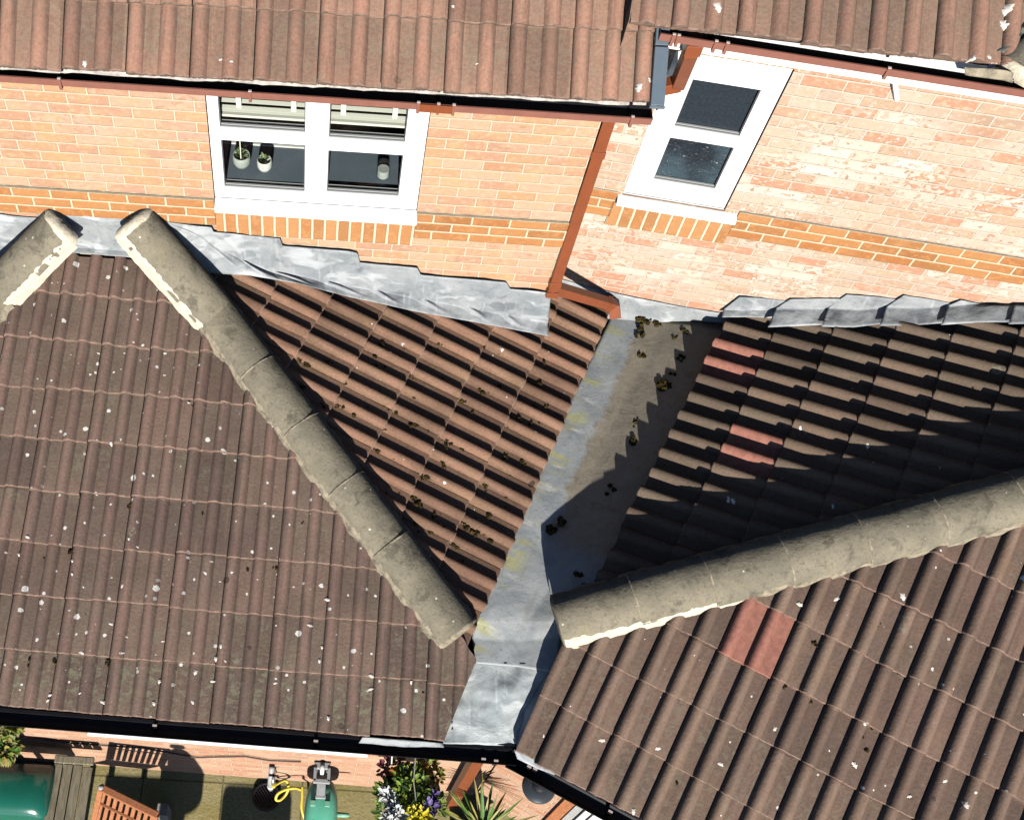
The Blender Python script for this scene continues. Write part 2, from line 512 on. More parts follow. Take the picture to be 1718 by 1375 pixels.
M['obscure'] = mat('obscure_glass', obsc, rough=0.12, spec=0.5)
def obsc2():
    O, x, y, z = coords()
    n = nois(O, 110, 3, 0.6, 0.5)
    c = mix(nois(O, 60, 3, 0.6), (0.010, 0.014, 0.020), (0.035, 0.045, 0.056))
    return {'Base Color': c, 'bump': (n, 0.3, 0.004)}
M['obscure2'] = mat('obscure_glass_top', obsc2, rough=0.25, spec=0.4)

# ------------------------------------------------------------------ ground
def ground_fn():
    O, x, y, z = coords()
    n1 = nois(O, 3, 5, 0.65)
    n2 = nois(O, 40, 4, 0.7)
    u, v = fr(x / 0.6 + 0.28), fr(y / 0.6 + 0.18)
    j = mn(mn(u, 1.0 - u), mn(v, 1.0 - v)) * 0.6
    slab = white(comb(fl(x / 0.6 + 0.28), fl(y / 0.6 + 0.18), 1.0))
    c = mix(sstep(n1, 0.35, 0.7), (0.36, 0.30, 0.11), (0.46, 0.38, 0.19))
    c = mix(slab * 0.5, c, (0.38, 0.33, 0.18))
    c = mix(sstep(n2, 0.5, 0.75) * 0.5, c, (0.07, 0.06, 0.02))
    c = mix((1.0 - sstep(j + (n2 - 0.5) * 0.012, 0.001, 0.010)) * 0.7, c, (0.06, 0.055, 0.02))
    c = mix(sstep(nois(warp(O, 3, 0.3), 7, 4, 0.7), 0.52, 0.7) * 0.5, c, (0.52, 0.45, 0.25))
    return {'Base Color': c, 'bump': (n2, 0.5, 0.01)}
M['paving'] = mat('mossy_paving', ground_fn, rough=0.95, spec=0.1)
ZG = -3.7
g = MB()
g.add([(-60, -60, ZG), (60, -60, ZG), (60, 60, ZG), (-60, 60, ZG)], [(0, 1, 2, 3)])
tag(g.build('ground', M['paving']), None, None, kind='structure')

# ------------------------------------------------------------------ roofs
def clip_bm(bm, clips, Mi):
    for co, no in clips:
        c = Mi @ co
        n = (Mi.to_3x3() @ no).normalized()
        bmesh.ops.bisect_plane(bm, geom=bm.verts[:] + bm.edges[:] + bm.faces[:], plane_co=c, plane_no=n, clear_outer=True)

PROF = [(0.0, 0.0), (0.005, 0.26), (0.012, 0.56), (0.021, 0.83), (0.032, 0.97), (0.041, 1.0), (0.052, 0.93), (0.063, 0.72), (0.071, 0.44), (0.077, 0.18), (0.081, 0.0)]
def tiled(name, P, x0, x1, i0, i1, phase, clips, parent, mats, reds=(), H=0.036, lift=0.026, deck=True, seed=0):
    """one tiled slope as one mesh: every interlocking tile carries two rolls and laps the course below"""
    rnd = random.Random(seed)
    mb = MB()
    k = P.w / 0.15
    n0 = int(math.floor((x0 - phase) / (2 * P.w)))
    n1 = int(math.ceil((x1 - phase) / (2 * P.w)))
    for i in range(i0, i1):
        for tcol in range(n0, n1):
            xb = phase + tcol * 2 * P.w
            dy, dz, sk = rnd.uniform(-.007, .006) - (0.018 if rnd.random() < 0.03 else 0.0), rnd.uniform(-.003, .005), rnd.uniform(-.004, .004)
            xs = []
            for rl in (0, 1):
                b = rl * P.w
                if rl == 0:
                    xs += [(0.0012 * k, -0.006), (0.003 * k, -0.0)]
                for a, h in PROF:
                    if rl == 0 and a < 0.005: continue
                    xs.append((b + a * k, h * H * k))
                xs += [(b + 0.100 * k, 0.0003), (b + 0.128 * k, 0.0)]
            xs += [(2 * P.w - 0.003 * k, 0.0), (2 * P.w - 0.0012 * k, -0.006)]
            y0 = i * P.g + dy
            y1 = (i + 1) * P.g + 0.035
            sk *= 1.8
            rows = []
            jit = [rnd.uniform(-.0022, .0022) for _ in xs]
            rows.append([V((xb + a, y0 + sk * a / 0.3 + jit[q] + 0.003, -0.012)) for q, (a, h) in enumerate(xs)])
            rows.append([V((xb + a, y0 + sk * a / 0.3 + jit[q], h + (lift + dz) * k - 0.005)) for q, (a, h) in enumerate(xs)])
            rows.append([V((xb + a, y0 + sk * a / 0.3 + jit[q] + 0.006, h + (lift + dz) * k)) for q, (a, h) in enumerate(xs)])
            rows.append([V((xb + a, (y0 + y1) / 2, h + (lift + dz) * k * 0.5)) for q, (a, h) in enumerate(xs)])
            rows.append([V((xb + a, y1, h - 0.001)) for q, (a, h) in enumerate(xs)])
            red = (tcol, i) in reds
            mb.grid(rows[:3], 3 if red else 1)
            mb.grid(rows[2:], 2 if red else 0)
    me = bpy.data.meshes.new(name)
    me.from_pydata(mb.v, [], mb.f)
    me.polygons.foreach_set('material_index', mb.mi)
    bm = bmesh.new(); bm.from_mesh(me)
    clip_bm(bm, clips, P.Mi)
    bm.to_mesh(me); bm.free()
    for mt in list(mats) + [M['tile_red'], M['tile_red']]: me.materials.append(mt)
    me.shade_smooth()
    me.set_sharp_from_angle(angle=R(50))
    o = link(name, me, parent, P.M)
    if deck:
        d = MB().box(x0, x1, i0 * P.g + 0.02, i1 * P.g, -0.055, -0.02)
        me2 = bpy.data.meshes.new('roof_deck'); me2.from_pydata(d.v, [], d.f)
        bm = bmesh.new(); bm.from_mesh(me2); bmesh.ops.recalc_face_normals(bm, faces=bm.faces); clip_bm(bm, clips, P.Mi)
        bmesh.ops.holes_fill(bm, edges=[e for e in bm.edges if e.is_boundary])
        bm.to_mesh(me2); bm.free(); me2.materials.append(M['felt'])
        link('roof_deck', me2, parent, P.M)
    return o

def phase_of(P, x, y):
    return P.loc(P.at(x, y)).x % (2 * P.w)

def vplane(a, b, keep):
    """vertical cutting plane through a,b that keeps the side of point keep"""
    d = b - a
    n = V((-d.y, d.x, 0)).normalized()
    if n.dot(keep - a) > 0: n = -n
    return (a, n)

# right-hand wall frame: x along the wall, y into the house
WR_AZ = R(-7.5)
WR_O = V((0, 0.304, 0))
WRM = Matrix.Translation(WR_O) @ Matrix.Rotation(WR_AZ, 4, 'Z')
WRMi = WRM.inverted()
WRn = V((-math.sin(WR_AZ), math.cos(WR_AZ), 0))
def atr(x, y, off=0.0):
    return WRMi @ at(x, y, WRn, WRn.dot(WR_O) + off)

house_l = thing('brick_house', 'orange brick house with a four-pane white window and low overhanging brown roof', 'house', (-2, 0, ZG))
house_r = thing('brick_house', 'set-back pale brick house with bleached bricks and a narrow dark-glazed window', 'house', (1.6, 0.2, ZG))
ext_l = thing('house_extension', 'left hipped single-storey extension under weathered brown ribbed tiles with grey valley lead', 'extension', (-1.6, -1.3, ZG))
ext_r = thing('house_extension', 'right hipped single-storey extension, its valley slope mostly in shadow', 'extension', (1.5, -1.6, ZG))

hipA0, hipA1 = meet(PA, PAR, -1.22), meet(PA, PAR, -0.585)
hipB0, hipB1 = meet(PBF, PBL, -1.08), meet(PBF, PBL, 0.35)
farA = V((-2.0, -2.4, 0)); farAR = V((0, -1, 0))
valL0, valL1 = PAR.at(812, 1035), PAR.at(1035, 535)

# left hip on the far-left: mirror of hipA about the apex
apexL = V((-3.07, -0.02, 0)); hipAL1 = V((-5.2, -2.35, 0))
PAL = Plane(-70.0, 11.17, 0, 1.0, 0, 0.3374)
zap = PA.z(apexL.x, apexL.y)
t_ = math.tan(PAL.pi)
PAL = Plane(-70.0, 11.17, zap - t_ * PAL.eh.dot(apexL), 1.0, PAL.eh.dot(apexL) - 2.2, 0.3374)
hl0 = PA.at(103, 419); hl1 = PA.at(0, 497); hl1 = hl0 + (hl1 - hl0) * 6

apr0, apr1 = V((-0.405, -2.29, 0)), V((-0.585, -2.76, 0))
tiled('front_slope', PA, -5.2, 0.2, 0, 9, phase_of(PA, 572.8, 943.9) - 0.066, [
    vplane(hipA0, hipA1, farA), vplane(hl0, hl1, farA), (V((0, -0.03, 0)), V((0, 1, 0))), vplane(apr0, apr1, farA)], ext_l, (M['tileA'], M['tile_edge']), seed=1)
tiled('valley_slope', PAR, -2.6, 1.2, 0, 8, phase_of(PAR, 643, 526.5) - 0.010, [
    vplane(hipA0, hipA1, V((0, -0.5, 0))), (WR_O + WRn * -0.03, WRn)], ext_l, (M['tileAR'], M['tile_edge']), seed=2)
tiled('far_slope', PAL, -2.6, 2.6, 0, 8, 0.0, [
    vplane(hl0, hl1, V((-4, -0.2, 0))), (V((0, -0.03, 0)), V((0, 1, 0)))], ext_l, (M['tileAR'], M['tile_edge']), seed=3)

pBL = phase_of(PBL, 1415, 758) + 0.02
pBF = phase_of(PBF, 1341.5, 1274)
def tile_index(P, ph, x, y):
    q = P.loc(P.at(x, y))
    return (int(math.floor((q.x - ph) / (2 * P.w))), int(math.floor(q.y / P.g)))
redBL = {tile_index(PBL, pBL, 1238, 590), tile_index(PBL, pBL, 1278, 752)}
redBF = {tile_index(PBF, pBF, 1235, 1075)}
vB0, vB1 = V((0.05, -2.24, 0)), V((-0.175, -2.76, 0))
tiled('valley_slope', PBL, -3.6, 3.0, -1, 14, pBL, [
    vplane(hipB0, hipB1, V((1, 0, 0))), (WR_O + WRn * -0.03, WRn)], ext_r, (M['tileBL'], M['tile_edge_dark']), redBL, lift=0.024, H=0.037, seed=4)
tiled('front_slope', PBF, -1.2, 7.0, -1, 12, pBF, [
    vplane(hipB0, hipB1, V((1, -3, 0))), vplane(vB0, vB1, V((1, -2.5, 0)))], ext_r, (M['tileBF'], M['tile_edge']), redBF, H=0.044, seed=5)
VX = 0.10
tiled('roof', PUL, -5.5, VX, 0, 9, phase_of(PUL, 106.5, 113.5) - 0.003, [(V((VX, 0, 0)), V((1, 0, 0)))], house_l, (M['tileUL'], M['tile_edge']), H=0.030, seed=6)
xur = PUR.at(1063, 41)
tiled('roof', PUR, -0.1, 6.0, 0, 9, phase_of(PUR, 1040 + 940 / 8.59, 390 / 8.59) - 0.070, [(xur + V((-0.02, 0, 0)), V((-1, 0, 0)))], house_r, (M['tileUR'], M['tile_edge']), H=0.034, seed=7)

# closing strip where the right upper roof steps over the left one
ex_ = PUR.loc(xur).x - 0.02 / math.cos(PUR.az)
sk_ = [[PUR.M @ V((ex_ - 0.004 + 0.004 * nz((k * 0.3, 0, 0)), k * 0.1 + 0.006, 0.030)) for k in range(0, 26)]]
sk_.append([V((p.x, p.y, PUL.z(p.x, p.y) - 0.01)) for p in sk_[0]])
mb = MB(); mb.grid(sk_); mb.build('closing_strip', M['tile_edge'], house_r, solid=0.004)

# ------------------------------------------------------------------ ridge tiles
def first_tile(P0, P1, parent, width=0.285, height=0.14):
    return ridge(P0, P1, [0, (P1 - P0).length], parent, width, height, sink=0.012)

def ridge(P0, P1, cuts, parent, width=0.265, height=0.125, lean=V((0, 0, 1)), sink=0.02, drop=0.0, startcap=True, endcap=True, mort='mortar', mort2='mortar_old'):
    ax = (P1 - P0).normalized()
    L = (P1 - P0).length
    side = ax.cross(lean).normalized()
    up = side.cross(ax)
    def sec(s, sc_, n=15, seed=0):
        p = P0 + ax * s - up * (drop * max(0.0, 1 - s / 0.6))
        out = []
        for k in range(n):
            a = math.pi * k / (n - 1)
            cx_, cy_ = math.cos(a) * width / 2 * sc_, math.sin(a) ** 0.85 * height * sc_ - sink
            q = p + side * cx_ + up * cy_
            q += (side * nz(q, 9, seed) + up * nz(q, 11, seed + 5)) * 0.004
            out.append(q)
        return out
    for i in range(len(cuts) - 1):
        a, b = cuts[i], cuts[i + 1]
        mb = MB()
        ns = 8
        rows = [sec(lerp(a, b, j / ns), lerp(1.0, 0.965, j / ns), seed=i) for j in range(ns + 1)]
        mb.grid(rows, 0)
        for row in (rows[0], rows[-1]):
            mb.add(row, [tuple(range(len(row)))], 0)
        # mortar bead in the joint at the upper end
        if i < len(cuts) - 2:
            bead = []
            nb = 15
            for j, (ds, sc_) in enumerate(((-0.006, 0.985), (-0.002, 1.008), (0.004, 1.008), (0.007, 0.98))):
                bead.append([q + (up * nz(q, 40, 2)) * 0.006 for q in sec(b + ds + 0.004 * math.sin(i * 7), sc_, nb, i)])
            mb.grid(bead, 1)
        mb.build('ridge_tile', [M['ridge'], M[mort2]], parent, smooth=True)
    return ax, side, up

def bedding(P0, P1, side, up, off, wd, ht, parent, mt, n=90, seed=0.0, taper=None, amp=1.0):
    rows = []
    for j in range(n + 1):
        t = j / n
        p = P0.lerp(P1, t)
        j1 = (nz(p, 14, seed) * 0.016 + nz(p, 45, seed + 4) * 0.010) * amp
        k = taper(t) if taper else 1.0
        wj = max(wd * k + j1, 0.003)
        rows.append([p + side * off * 0.82 + up * (ht + 0.01), p + side * (off + wj * 0.5) + up * (ht * (0.8 + nz(p, 30, seed + 9) * 0.3)),
                     p + side * (off + wj) + up * (ht * 0.25 + nz(p, 60, 3) * 0.006), p + side * (off + wj + 0.006) + up * (-0.06)])
    mb = MB(); mb.grid(rows)
    return mb.build('mortar_bedding', mt, parent, smooth=True)

hA_up = V((0, 0, 1))
# hip of the left extension: from the wall down to the valley end
hs = hipA1 + (hipA0 - hipA1).normalized() * 0.12
he = PA.at(778, 1050, 0.03)
he = hipA1 + (hipA0 - hipA1).normalized() * ((he - hipA1).dot((hipA0 - hipA1).normalized()))
LA = (he - hs).length
kA = hs + (he - hs).normalized() * 0.40
tA = aty(230, 376, -0.06)
fA = first_tile(tA, kA + V((0, 0, 0.012)), ext_l)
hs = kA
LA = (he - hs).length
cutsA = [0, 0.43]
while cutsA[-1] + 0.47 < LA - 0.2: cutsA.append(cutsA[-1] + 0.445)
cutsA.append(LA)
axA, sdA, upA = ridge(hs, he, cutsA, ext_l, 0.285, 0.145, sink=0.006)
bedding(hs, he, sdA, upA, 0.132, 0.014, 0.055, ext_l, M['mortar_old'], n=140, seed=1.0, amp=0.7)
bedding(hs, he, -sdA, upA, 0.125, 0.020, 0.040, ext_l, M['mortar_old'], seed=2.0)
bedding(tA, kA, fA[1], fA[2], 0.134, 0.005, 0.050, ext_l, M['mortar'], n=60, seed=3.0, amp=0.45)
def mortar_cap(P, ax, side, up, parent, mt, w_=0.30, h_=0.15, d_=0.05):
    rows = []
    for ds, sc_ in ((0.02, 0.96), (0.0, 1.06), (-d_ * 0.6, 1.03), (-d_, 0.80), (-d_ * 1.1, 0.3)):
        r = []
        for k in range(17):
            a = math.pi * k / 16
            q = P + ax * ds + side * math.cos(a) * w_ / 2 * sc_ + up * (math.sin(a) * h_ * sc_ - 0.03)
            q += (side * nz(q, 25) + up * nz(q, 31, 3)) * 0.012
            r.append(q)
        rows.append(r)
    mb = MB(); mb.grid(rows)
    return mb.build('mortar_cap', mt, parent, smooth=True)
mortar_cap(tA, *fA, ext_l, M['mortar'])
mortar_cap(he, -axA, sdA, upA, ext_l, M['mortar_old'], 0.285, 0.13, 0.03)
# far-left hip
hls = hl0 + (hl1 - hl0).normalized() * 0.13
hle = hl0 + (hl1 - hl0).normalized() * 2.4
kL = PA.at(0, 488, 0.02)
tL = aty(104, 380, -0.06)
fL = first_tile(tL, kL + V((0, 0, 0.012)), ext_l)
hls = kL; hle = kL + (PA.at(0, 497) - PA.at(103, 419)).normalized() * 2.0
axL, sdL, upL = ridge(hls, hle, [0, 0.44, 0.88, 1.32, 1.8], ext_l, 0.285, 0.14, sink=0.012)
bedding(tL, kL, -fL[1], fL[2], 0.134, 0.006, 0.050, ext_l, M['mortar'], n=60, seed=5.0, amp=0.45)
bedding(hls, hle, -sdL, upL, 0.125, 0.04, 0.03, ext_l, M['mortar_old'], seed=6.0)
mortar_cap(tL, *fL, ext_l, M['mortar'])
# hip of the right extension
hbd = (hipB1 - hipB0).normalized()
pb = PBF.at(943, 1062, 0.05)
bs = hipB0 + hbd * ((pb - hipB0).dot(hbd))
be = bs + hbd * 3.9
cutsB = [0, 0.44, 0.86, 1.29, 1.72, 2.14, 2.57, 3.0, 3.44, 3.9]
axB, sdB, upB = ridge(bs, be, cutsB, ext_r, 0.31, 0.165, sink=-0.004, drop=0.035)
bedding(bs, bs + hbd * 1.05, sdB, upB, 0.144, 0.014, 0.062, ext_r, M['mortar'], n=70, seed=7.0, taper=lambda t: 1.0 - 0.5 * t, amp=0.35)
bedding(bs + hbd * 1.05, be, sdB, upB, 0.142, 0.010, 0.060, ext_r, M['mortar_old'], n=120, seed=8.0, amp=0.4)
bedding(bs, be, -sdB, upB, 0.13, 0.035, 0.035, ext_r, M['mortar_old'], n=100, seed=9.0)
mortar_cap(bs - upB * 0.018, axB, sdB, upB, ext_r, M['ridge'], 0.30, 0.155, 0.012)

# ------------------------------------------------------------------ walls with openings
def wall(name, x0, x1, z0, z1, thick, holes, mt, parent, Mw=None, y0=0.0):
    xs = sorted({x0, x1, *[h[0] for h in holes], *[h[1] for h in holes]})
    zs = sorted({z0, z1, *[h[2] for h in holes], *[h[3] for h in holes]})
    mb = MB()
    inh = lambda a, b: any(h[0] < a < h[1] and h[2] < b < h[3] for h in holes)
    for i in range(len(xs) - 1):
        for j in range(len(zs) - 1):
            if inh((xs[i] + xs[i + 1]) / 2, (zs[j] + zs[j + 1]) / 2): continue
            a, b, c, d = xs[i], xs[i + 1], zs[j], zs[j + 1]
            for yy in (y0, y0 + thick):
                mb.add([(a, yy, c), (b, yy, c), (b, yy, d), (a, yy, d)], [(0, 1, 2, 3) if yy == y0 else (3, 2, 1, 0)])
    for a, b, c, d in list(holes) + [(x0, x1, z0, z1)]:
        yy, ye = y0, y0 + thick
        mb.add([(a, yy, c), (b, yy, c), (b, yy, d), (a, yy, d), (a, ye, c), (b, ye, c), (b, ye, d), (a, ye, d)],
               [(0, 1, 5, 4), (1, 2, 6, 5), (2, 3, 7, 6), (3, 0, 4, 7)])
    return mb.build(name, mt, parent, Mw, fix=False)

# left house wall; window opening x -2.08..-0.895, z -0.012..0.92
WL = (-2.08, -0.895, -0.055, 0.93)
wall('wall', -6.0, 0.0, -1.6, 1.26, 0.24, [WL], M['brickL'], house_l)
MB().box(-0.24, -0.003, 0.242, 0.9, -1.6, 1.26).build('return_wall', M['brickL'], house_l)
# projecting orange band either side of the window, soldier course under the sill
bl = MB(); bl.box(-6.0, -2.082, -0.016, -0.001, -0.225, -0.006); bl.build('brick_band', M['band'], house_l)
bl = MB(); bl.box(-0.893, 0.012, -0.016, -0.001, -0.225, -0.006); bl.build('brick_band', M['band'], house_l)
def ragged(x0, x1, y, z, parent, Mw=None):
    mb = MB(); n = int((x1 - x0) / 0.02)
    rows = [[V((lerp(x0, x1, k / n), y, z + 0.002 + 0.004 * nz((k * 0.31, z, y), 1.0))) for k in range(n + 1)],
            [V((lerp(x0, x1, k / n), y, z + 0.006 + 0.004 * nz((k * 0.37, z + 4, y), 1.0))) for k in range(n + 1)]]
    mb.grid(rows)
    return mb.build('open_joint', M['joint'], parent, Mw, fix=False)
M['joint'] = noisy('open_joint', (0.16, 0.075, 0.035), (0.09, 0.045, 0.025), 60, 0.95)
ragged(-6.0, -2.082, -0.0035, -0.008, house_l); ragged(-0.893, 0.0, -0.0035, -0.008, house_l)
sl = MB(); sl.box(-2.079, -0.897, -0.014, -0.001, -0.300, -0.078); sl.build('soldier_course', M['soldier'], house_l)

def window(parent, outer, panes, Mw, yf, glassmat, beadz, sill, name='window'):
    """outer frame plate with openings, sill, glazing; returns the window part"""
    x0, x1, z0, z1 = outer
    w_ = wall(name, x0, x1, z0, z1, 0.06, panes, M['white'], parent, Mw, yf)
    for i, p in enumerate(panes):
        a, b, c, d = p
        gm = glassmat[i] if isinstance(glassmat, list) else glassmat
        pn = MB().add([(a - 0.004, yf + 0.030, c - 0.004), (b + 0.004, yf + 0.030, c - 0.004), (b + 0.004, yf + 0.030, d + 0.004), (a - 0.004, yf + 0.030, d + 0.004)], [(0, 1, 2, 3)])
        pn.build('pane', gm, w_, Mw, fix=False)
        bd = MB()
        bd.box(a + 0.001, b - 0.001, yf + 0.004, yf + 0.022, c + 0.0, c + 0.004, 0)
        bd.box(a + 0.001, b - 0.001, yf + 0.010, yf + 0.0255, c + 0.004, c + 0.008, 1)
        bd.box(a + 0.001, b - 0.001, yf + 0.014, yf + 0.0255, c + 0.008, c + 0.012, 0)
        for xx in (a, b - 0.006): bd.box(xx, xx + 0.006, yf + 0.008, yf + 0.0255, c + 0.013, d - 0.008, 1)
        bd.box(a, b, yf + 0.008, yf + 0.0255, d - 0.007, d - 0.001, 1)
        bd.build('glazing_bead', [M['bead'], M['gasket']], w_, Mw)
    s0, s1, sz0, sz1, sy = sill
    sm_ = MB()
    zf = sz1 - (sy + yf) * 0.38
    sm_.add([(x_, y_, z_) for x_ in (s0, s1) for y_, z_ in ((yf - 0.001, sz0), (-sy, sz0), (-sy, zf), (yf - 0.001, sz1))],
            [(0, 1, 2, 3), (7, 6, 5, 4), (0, 4, 5, 1), (1, 5, 6, 2), (2, 6, 7, 3), (3, 7, 4, 0)])
    sm_.build('sill', M['white'], w_, Mw, bevel=0.003)
    return w_

PL_ = [(-2.018, -1.553, 0.080, 0.458), (-2.018, -1.553, 0.553, 0.925 - 0.03), (-1.426, -1.010, 0.093, 0.431), (-1.426, -1.010, 0.528, 0.895)]
win_l = window(house_l, (-2.077, -0.898, -0.01, 0.928), PL_, None, 0.020, M['glass'], 0, (-2.077, -0.890, -0.078, -0.012, 0.045))
# the room behind it
rm = MB()
rm.add([(-2.4, 0.245, -0.8), (-0.6, 0.245, -0.8), (-0.6, 3.0, -0.8), (-2.4, 3.0, -0.8), (-2.4, 0.245, 1.2), (-0.6, 0.245, 1.2), (-0.6, 3.0, 1.2), (-2.4, 3.0, 1.2)],
       [(0, 1, 2, 3), (4, 7, 6, 5), (0, 3, 7, 4), (1, 5, 6, 2), (2, 6, 7, 3)])
rm.build('room', M['room'], house_l, fix=False)
MB().box(-2.07, -0.905, 0.0815, 0.36, 0.035, 0.074).build('window_board', M['board'], house_l)
MB().box(-2.07, -1.49, 0.3605, 0.375, 0.0, 0.085).build('board_edge', M['white_old'], house_l)

# right house wall
wr_win = (0.345, 0.953, -0.03, 1.067)
wall('wall', -0.12, 4.6, -1.6, 1.60, 0.24, [wr_win], M['brickR'], house_r, WRM)
bl = MB(); bl.box(1.036, 4.6, -0.012, -0.001, -0.225, -0.006); bl.build('brick_band', M['band'], house_r, WRM)
bl = MB(); bl.box(-0.05, 0.312, -0.012, -0.001, -0.225, -0.006); bl.build('brick_band', M['band'], house_r, WRM)
ragged(1.036, 4.6, -0.0035, -0.008, house_r, WRM)
sl = MB(); sl.box(0.30, 1.034, -0.012, -0.001, -0.30, -0.082); sl.build('soldier_course', M['soldier'], house_r, WRM)
sl = MB(); sl.box(0.25, 1.0, -0.004, -0.0005, 1.069, 1.322); sl.build('soldier_course', M['soldier'], house_r, WRM)
PRW = [(0.487, 0.848, 0.116, 0.457), (0.485, 0.847, 0.542, 0.884)]
win_r = window(house_r, (0.348, 0.950, -0.025, 1.064), PRW, WRM, 0.022, [M['obscure'], M['obscure2']], 0, (0.318, 1.033, -0.080, -0.027, 0.05))
MB().box(0.35, 0.95, 0.19, 0.22, 0.0, 1.05).build('room', M['room'], house_r, WRM)

# ------------------------------------------------------------------ gutters, fascias, pipes
def gutter(name, a, b, out, parent, mats, wd=0.105, ht=0.046, sq=True, ends=True):
    """open channel from a to b (top back edge), out = outward direction; inside faces take a second colour, black as shade in the brown gutters"""
    t = 0.004
    o_prof = [(0, 0), (0, -ht), (wd * 0.95, -ht), (wd, -ht * 0.88), (wd, -ht * 0.30), (wd + 0.004, -ht * 0.24), (wd + 0.004, 0.0)] if sq else \
             [(wd / 2 - math.cos(math.pi * k / 10) * wd / 2, -math.sin(math.pi * k / 10) * ht) for k in range(11)]
    i_prof = [(min(max(x_, t), wd - t), min(z_ + t, 0.0)) for x_, z_ in o_prof]
    mb = MB()
    def row(p, prof): return [p + out * x_ + V((0, 0, z_)) for x_, z_ in prof]
    mb.grid([row(a, o_prof), row(b, o_prof)], 0)
    mb.grid([row(a, i_prof), row(b, i_prof)], 1)
    for k in (0, -1):
        mb.add([row(a, o_prof)[k], row(a, i_prof)[k], row(b, i_prof)[k], row(b, o_prof)[k]], [(0, 1, 2, 3)], 0)
    if ends:
        for p in (a, b):
            r = row(p, o_prof)
            mb.add(r, [tuple(range(len(r)))], 0)
    return mb.build(name, mats, parent, fix=False)

outL = V((0, -1, 0))
# upper left gutter: outer lip runs at y -0.44, z 1.17
GZL = 1.226
gl_ = gutter('gutter', V((-6.0, -0.300, GZL)), V((0.118, -0.300, GZL)), outL, house_l, [M['brown_g'], M['black']])  # black inside paints the shade of the channel
def bracket(parent, p, out, wd=0.109, ht=0.046, mt='brown_g', w_=0.014):
    side = out.cross(V((0, 0, 1))).normalized()
    mb = MB()
    Mx = Matrix((side, out, V((0, 0, 1)))).transposed().to_4x4(); Mx.translation = p
    mb.box(-w_ / 2, w_ / 2, wd - 0.016, wd + 0.006, -0.004, 0.007, 0, Mx)
    mb.box(-w_ / 2, w_ / 2, wd + 0.0015, wd + 0.006, -ht - 0.006, -0.004, 0, Mx)
    mb.box(-w_ / 2, w_ / 2, 0.02, wd + 0.006, -ht - 0.010, -ht - 0.006, 0, Mx)
    if mt != 'black':
        mb.box(-w_ / 2, w_ / 2, 0.0, 0.022, -0.003, 0.008, 1, Mx)
        mb.box(-w_ / 2, w_ / 2, 0.018, 0.022, -ht - 0.010, -0.003, 1, Mx)
    mb.box(-w_ * 0.55, w_ * 0.55, wd - 0.006, wd + 0.004, 0.0075, 0.012, 2, Mx)
    return mb.build('gutter_bracket', [M[mt], M['black'], M['bracket_tip']], parent)
M['bracket_tip'] = mat('bracket_tip', col=(0.55, 0.45, 0.40), rough=0.4)
for px in (107, 420): bracket(house_l, V((aty(px, 165, -0.405).x, -0.300, GZL)), outL)
for px in (702, 736, 762): bracket(house_l, V((aty(px, 175, -0.405).x, -0.300, GZL)), outL)
bracket(house_l, V((0.02, -0.300, GZL)), outL)
un = MB(); xa, xb = aty(704, 175, -0.405).x, aty(760, 178, -0.405).x
un.box(xa, xb, -0.4152, -0.4102, GZL - 0.045, GZL + 0.002); un.build('gutter_union', M['brown'], house_l)
# soffit, fascia and the pale board on top of the wall
MB().box(-6.0, 0.10, -0.298, -0.282, 1.145, 1.215).build('fascia', M['brown_g'], house_l)
MB().box(-6.0, 0.10, -0.281, -0.001, 1.147, 1.158).build('soffit', M['white_old'], house_l)
MB().box(-0.893, 0.06, -0.022, -0.0015, 0.832, 1.145).build('frieze_board', M['white_old'], house_l)
# verge cap on the right edge of the left house roof
vc = MB()
q0, q1 = PUL.loc(V((0, 0, 0))), None
for ya, yb in ((-0.015, 0.255), (0.262, 0.372)):
    vc.box(VX - 0.008, VX + 0.058, ya, yb, 0.052, 0.058, 0)
    vc.box(VX + 0.052, VX + 0.058, ya, yb, -0.075, 0.052, 0)
    vc.box(VX - 0.008, VX - 0.002, ya, yb, 0.030, 0.052, 0)
vc.box(VX - 0.006, VX + 0.056, 0.255, 0.262, 0.0, 0.053, 1)
vc.box(VX - 0.012, VX + 0.062, -0.028, -0.015, 0.036, 0.056, 0)
vc.build('verge_cap', [M['grey_cap'], M['black']], house_l, PUL.M, bevel=0.003)
bb = MB(); bb.box(VX + 0.005, VX + 0.045, 0.0, 0.44, -0.20, -0.03); bb.build('barge_board', M['white_old'], house_l, PUL.M)
# felt lip showing under the lowest tiles
def felt_lip(P, x0, x1, parent, yo, mt):
    rows = [[], []]
    n = int((x1 - x0) / 0.03)
    for k in range(n + 1):
        x_ = lerp(x0, x1, k / n)
        rows[0].append(V((x_, 0.03, -0.012)))
        rows[1].append(V((x_, yo + 0.008 * nz((x_, 0, 0), 6) + 0.005 * nz((x_, 3, 0), 21), -0.022 + 0.004 * nz((x_, 9, 0), 12))))
    mb = MB(); mb.grid(rows)
    return mb.build('eaves_felt', mt, parent, P.M, solid=0.002)
M['felt_pale'] = noisy('eaves_felt_pale', (0.52, 0.48, 0.43), (0.28, 0.25, 0.22), 16, 0.8)
felt_lip(PUL, -5.5, VX - 0.01, house_l, -0.006, M['felt_pale'])

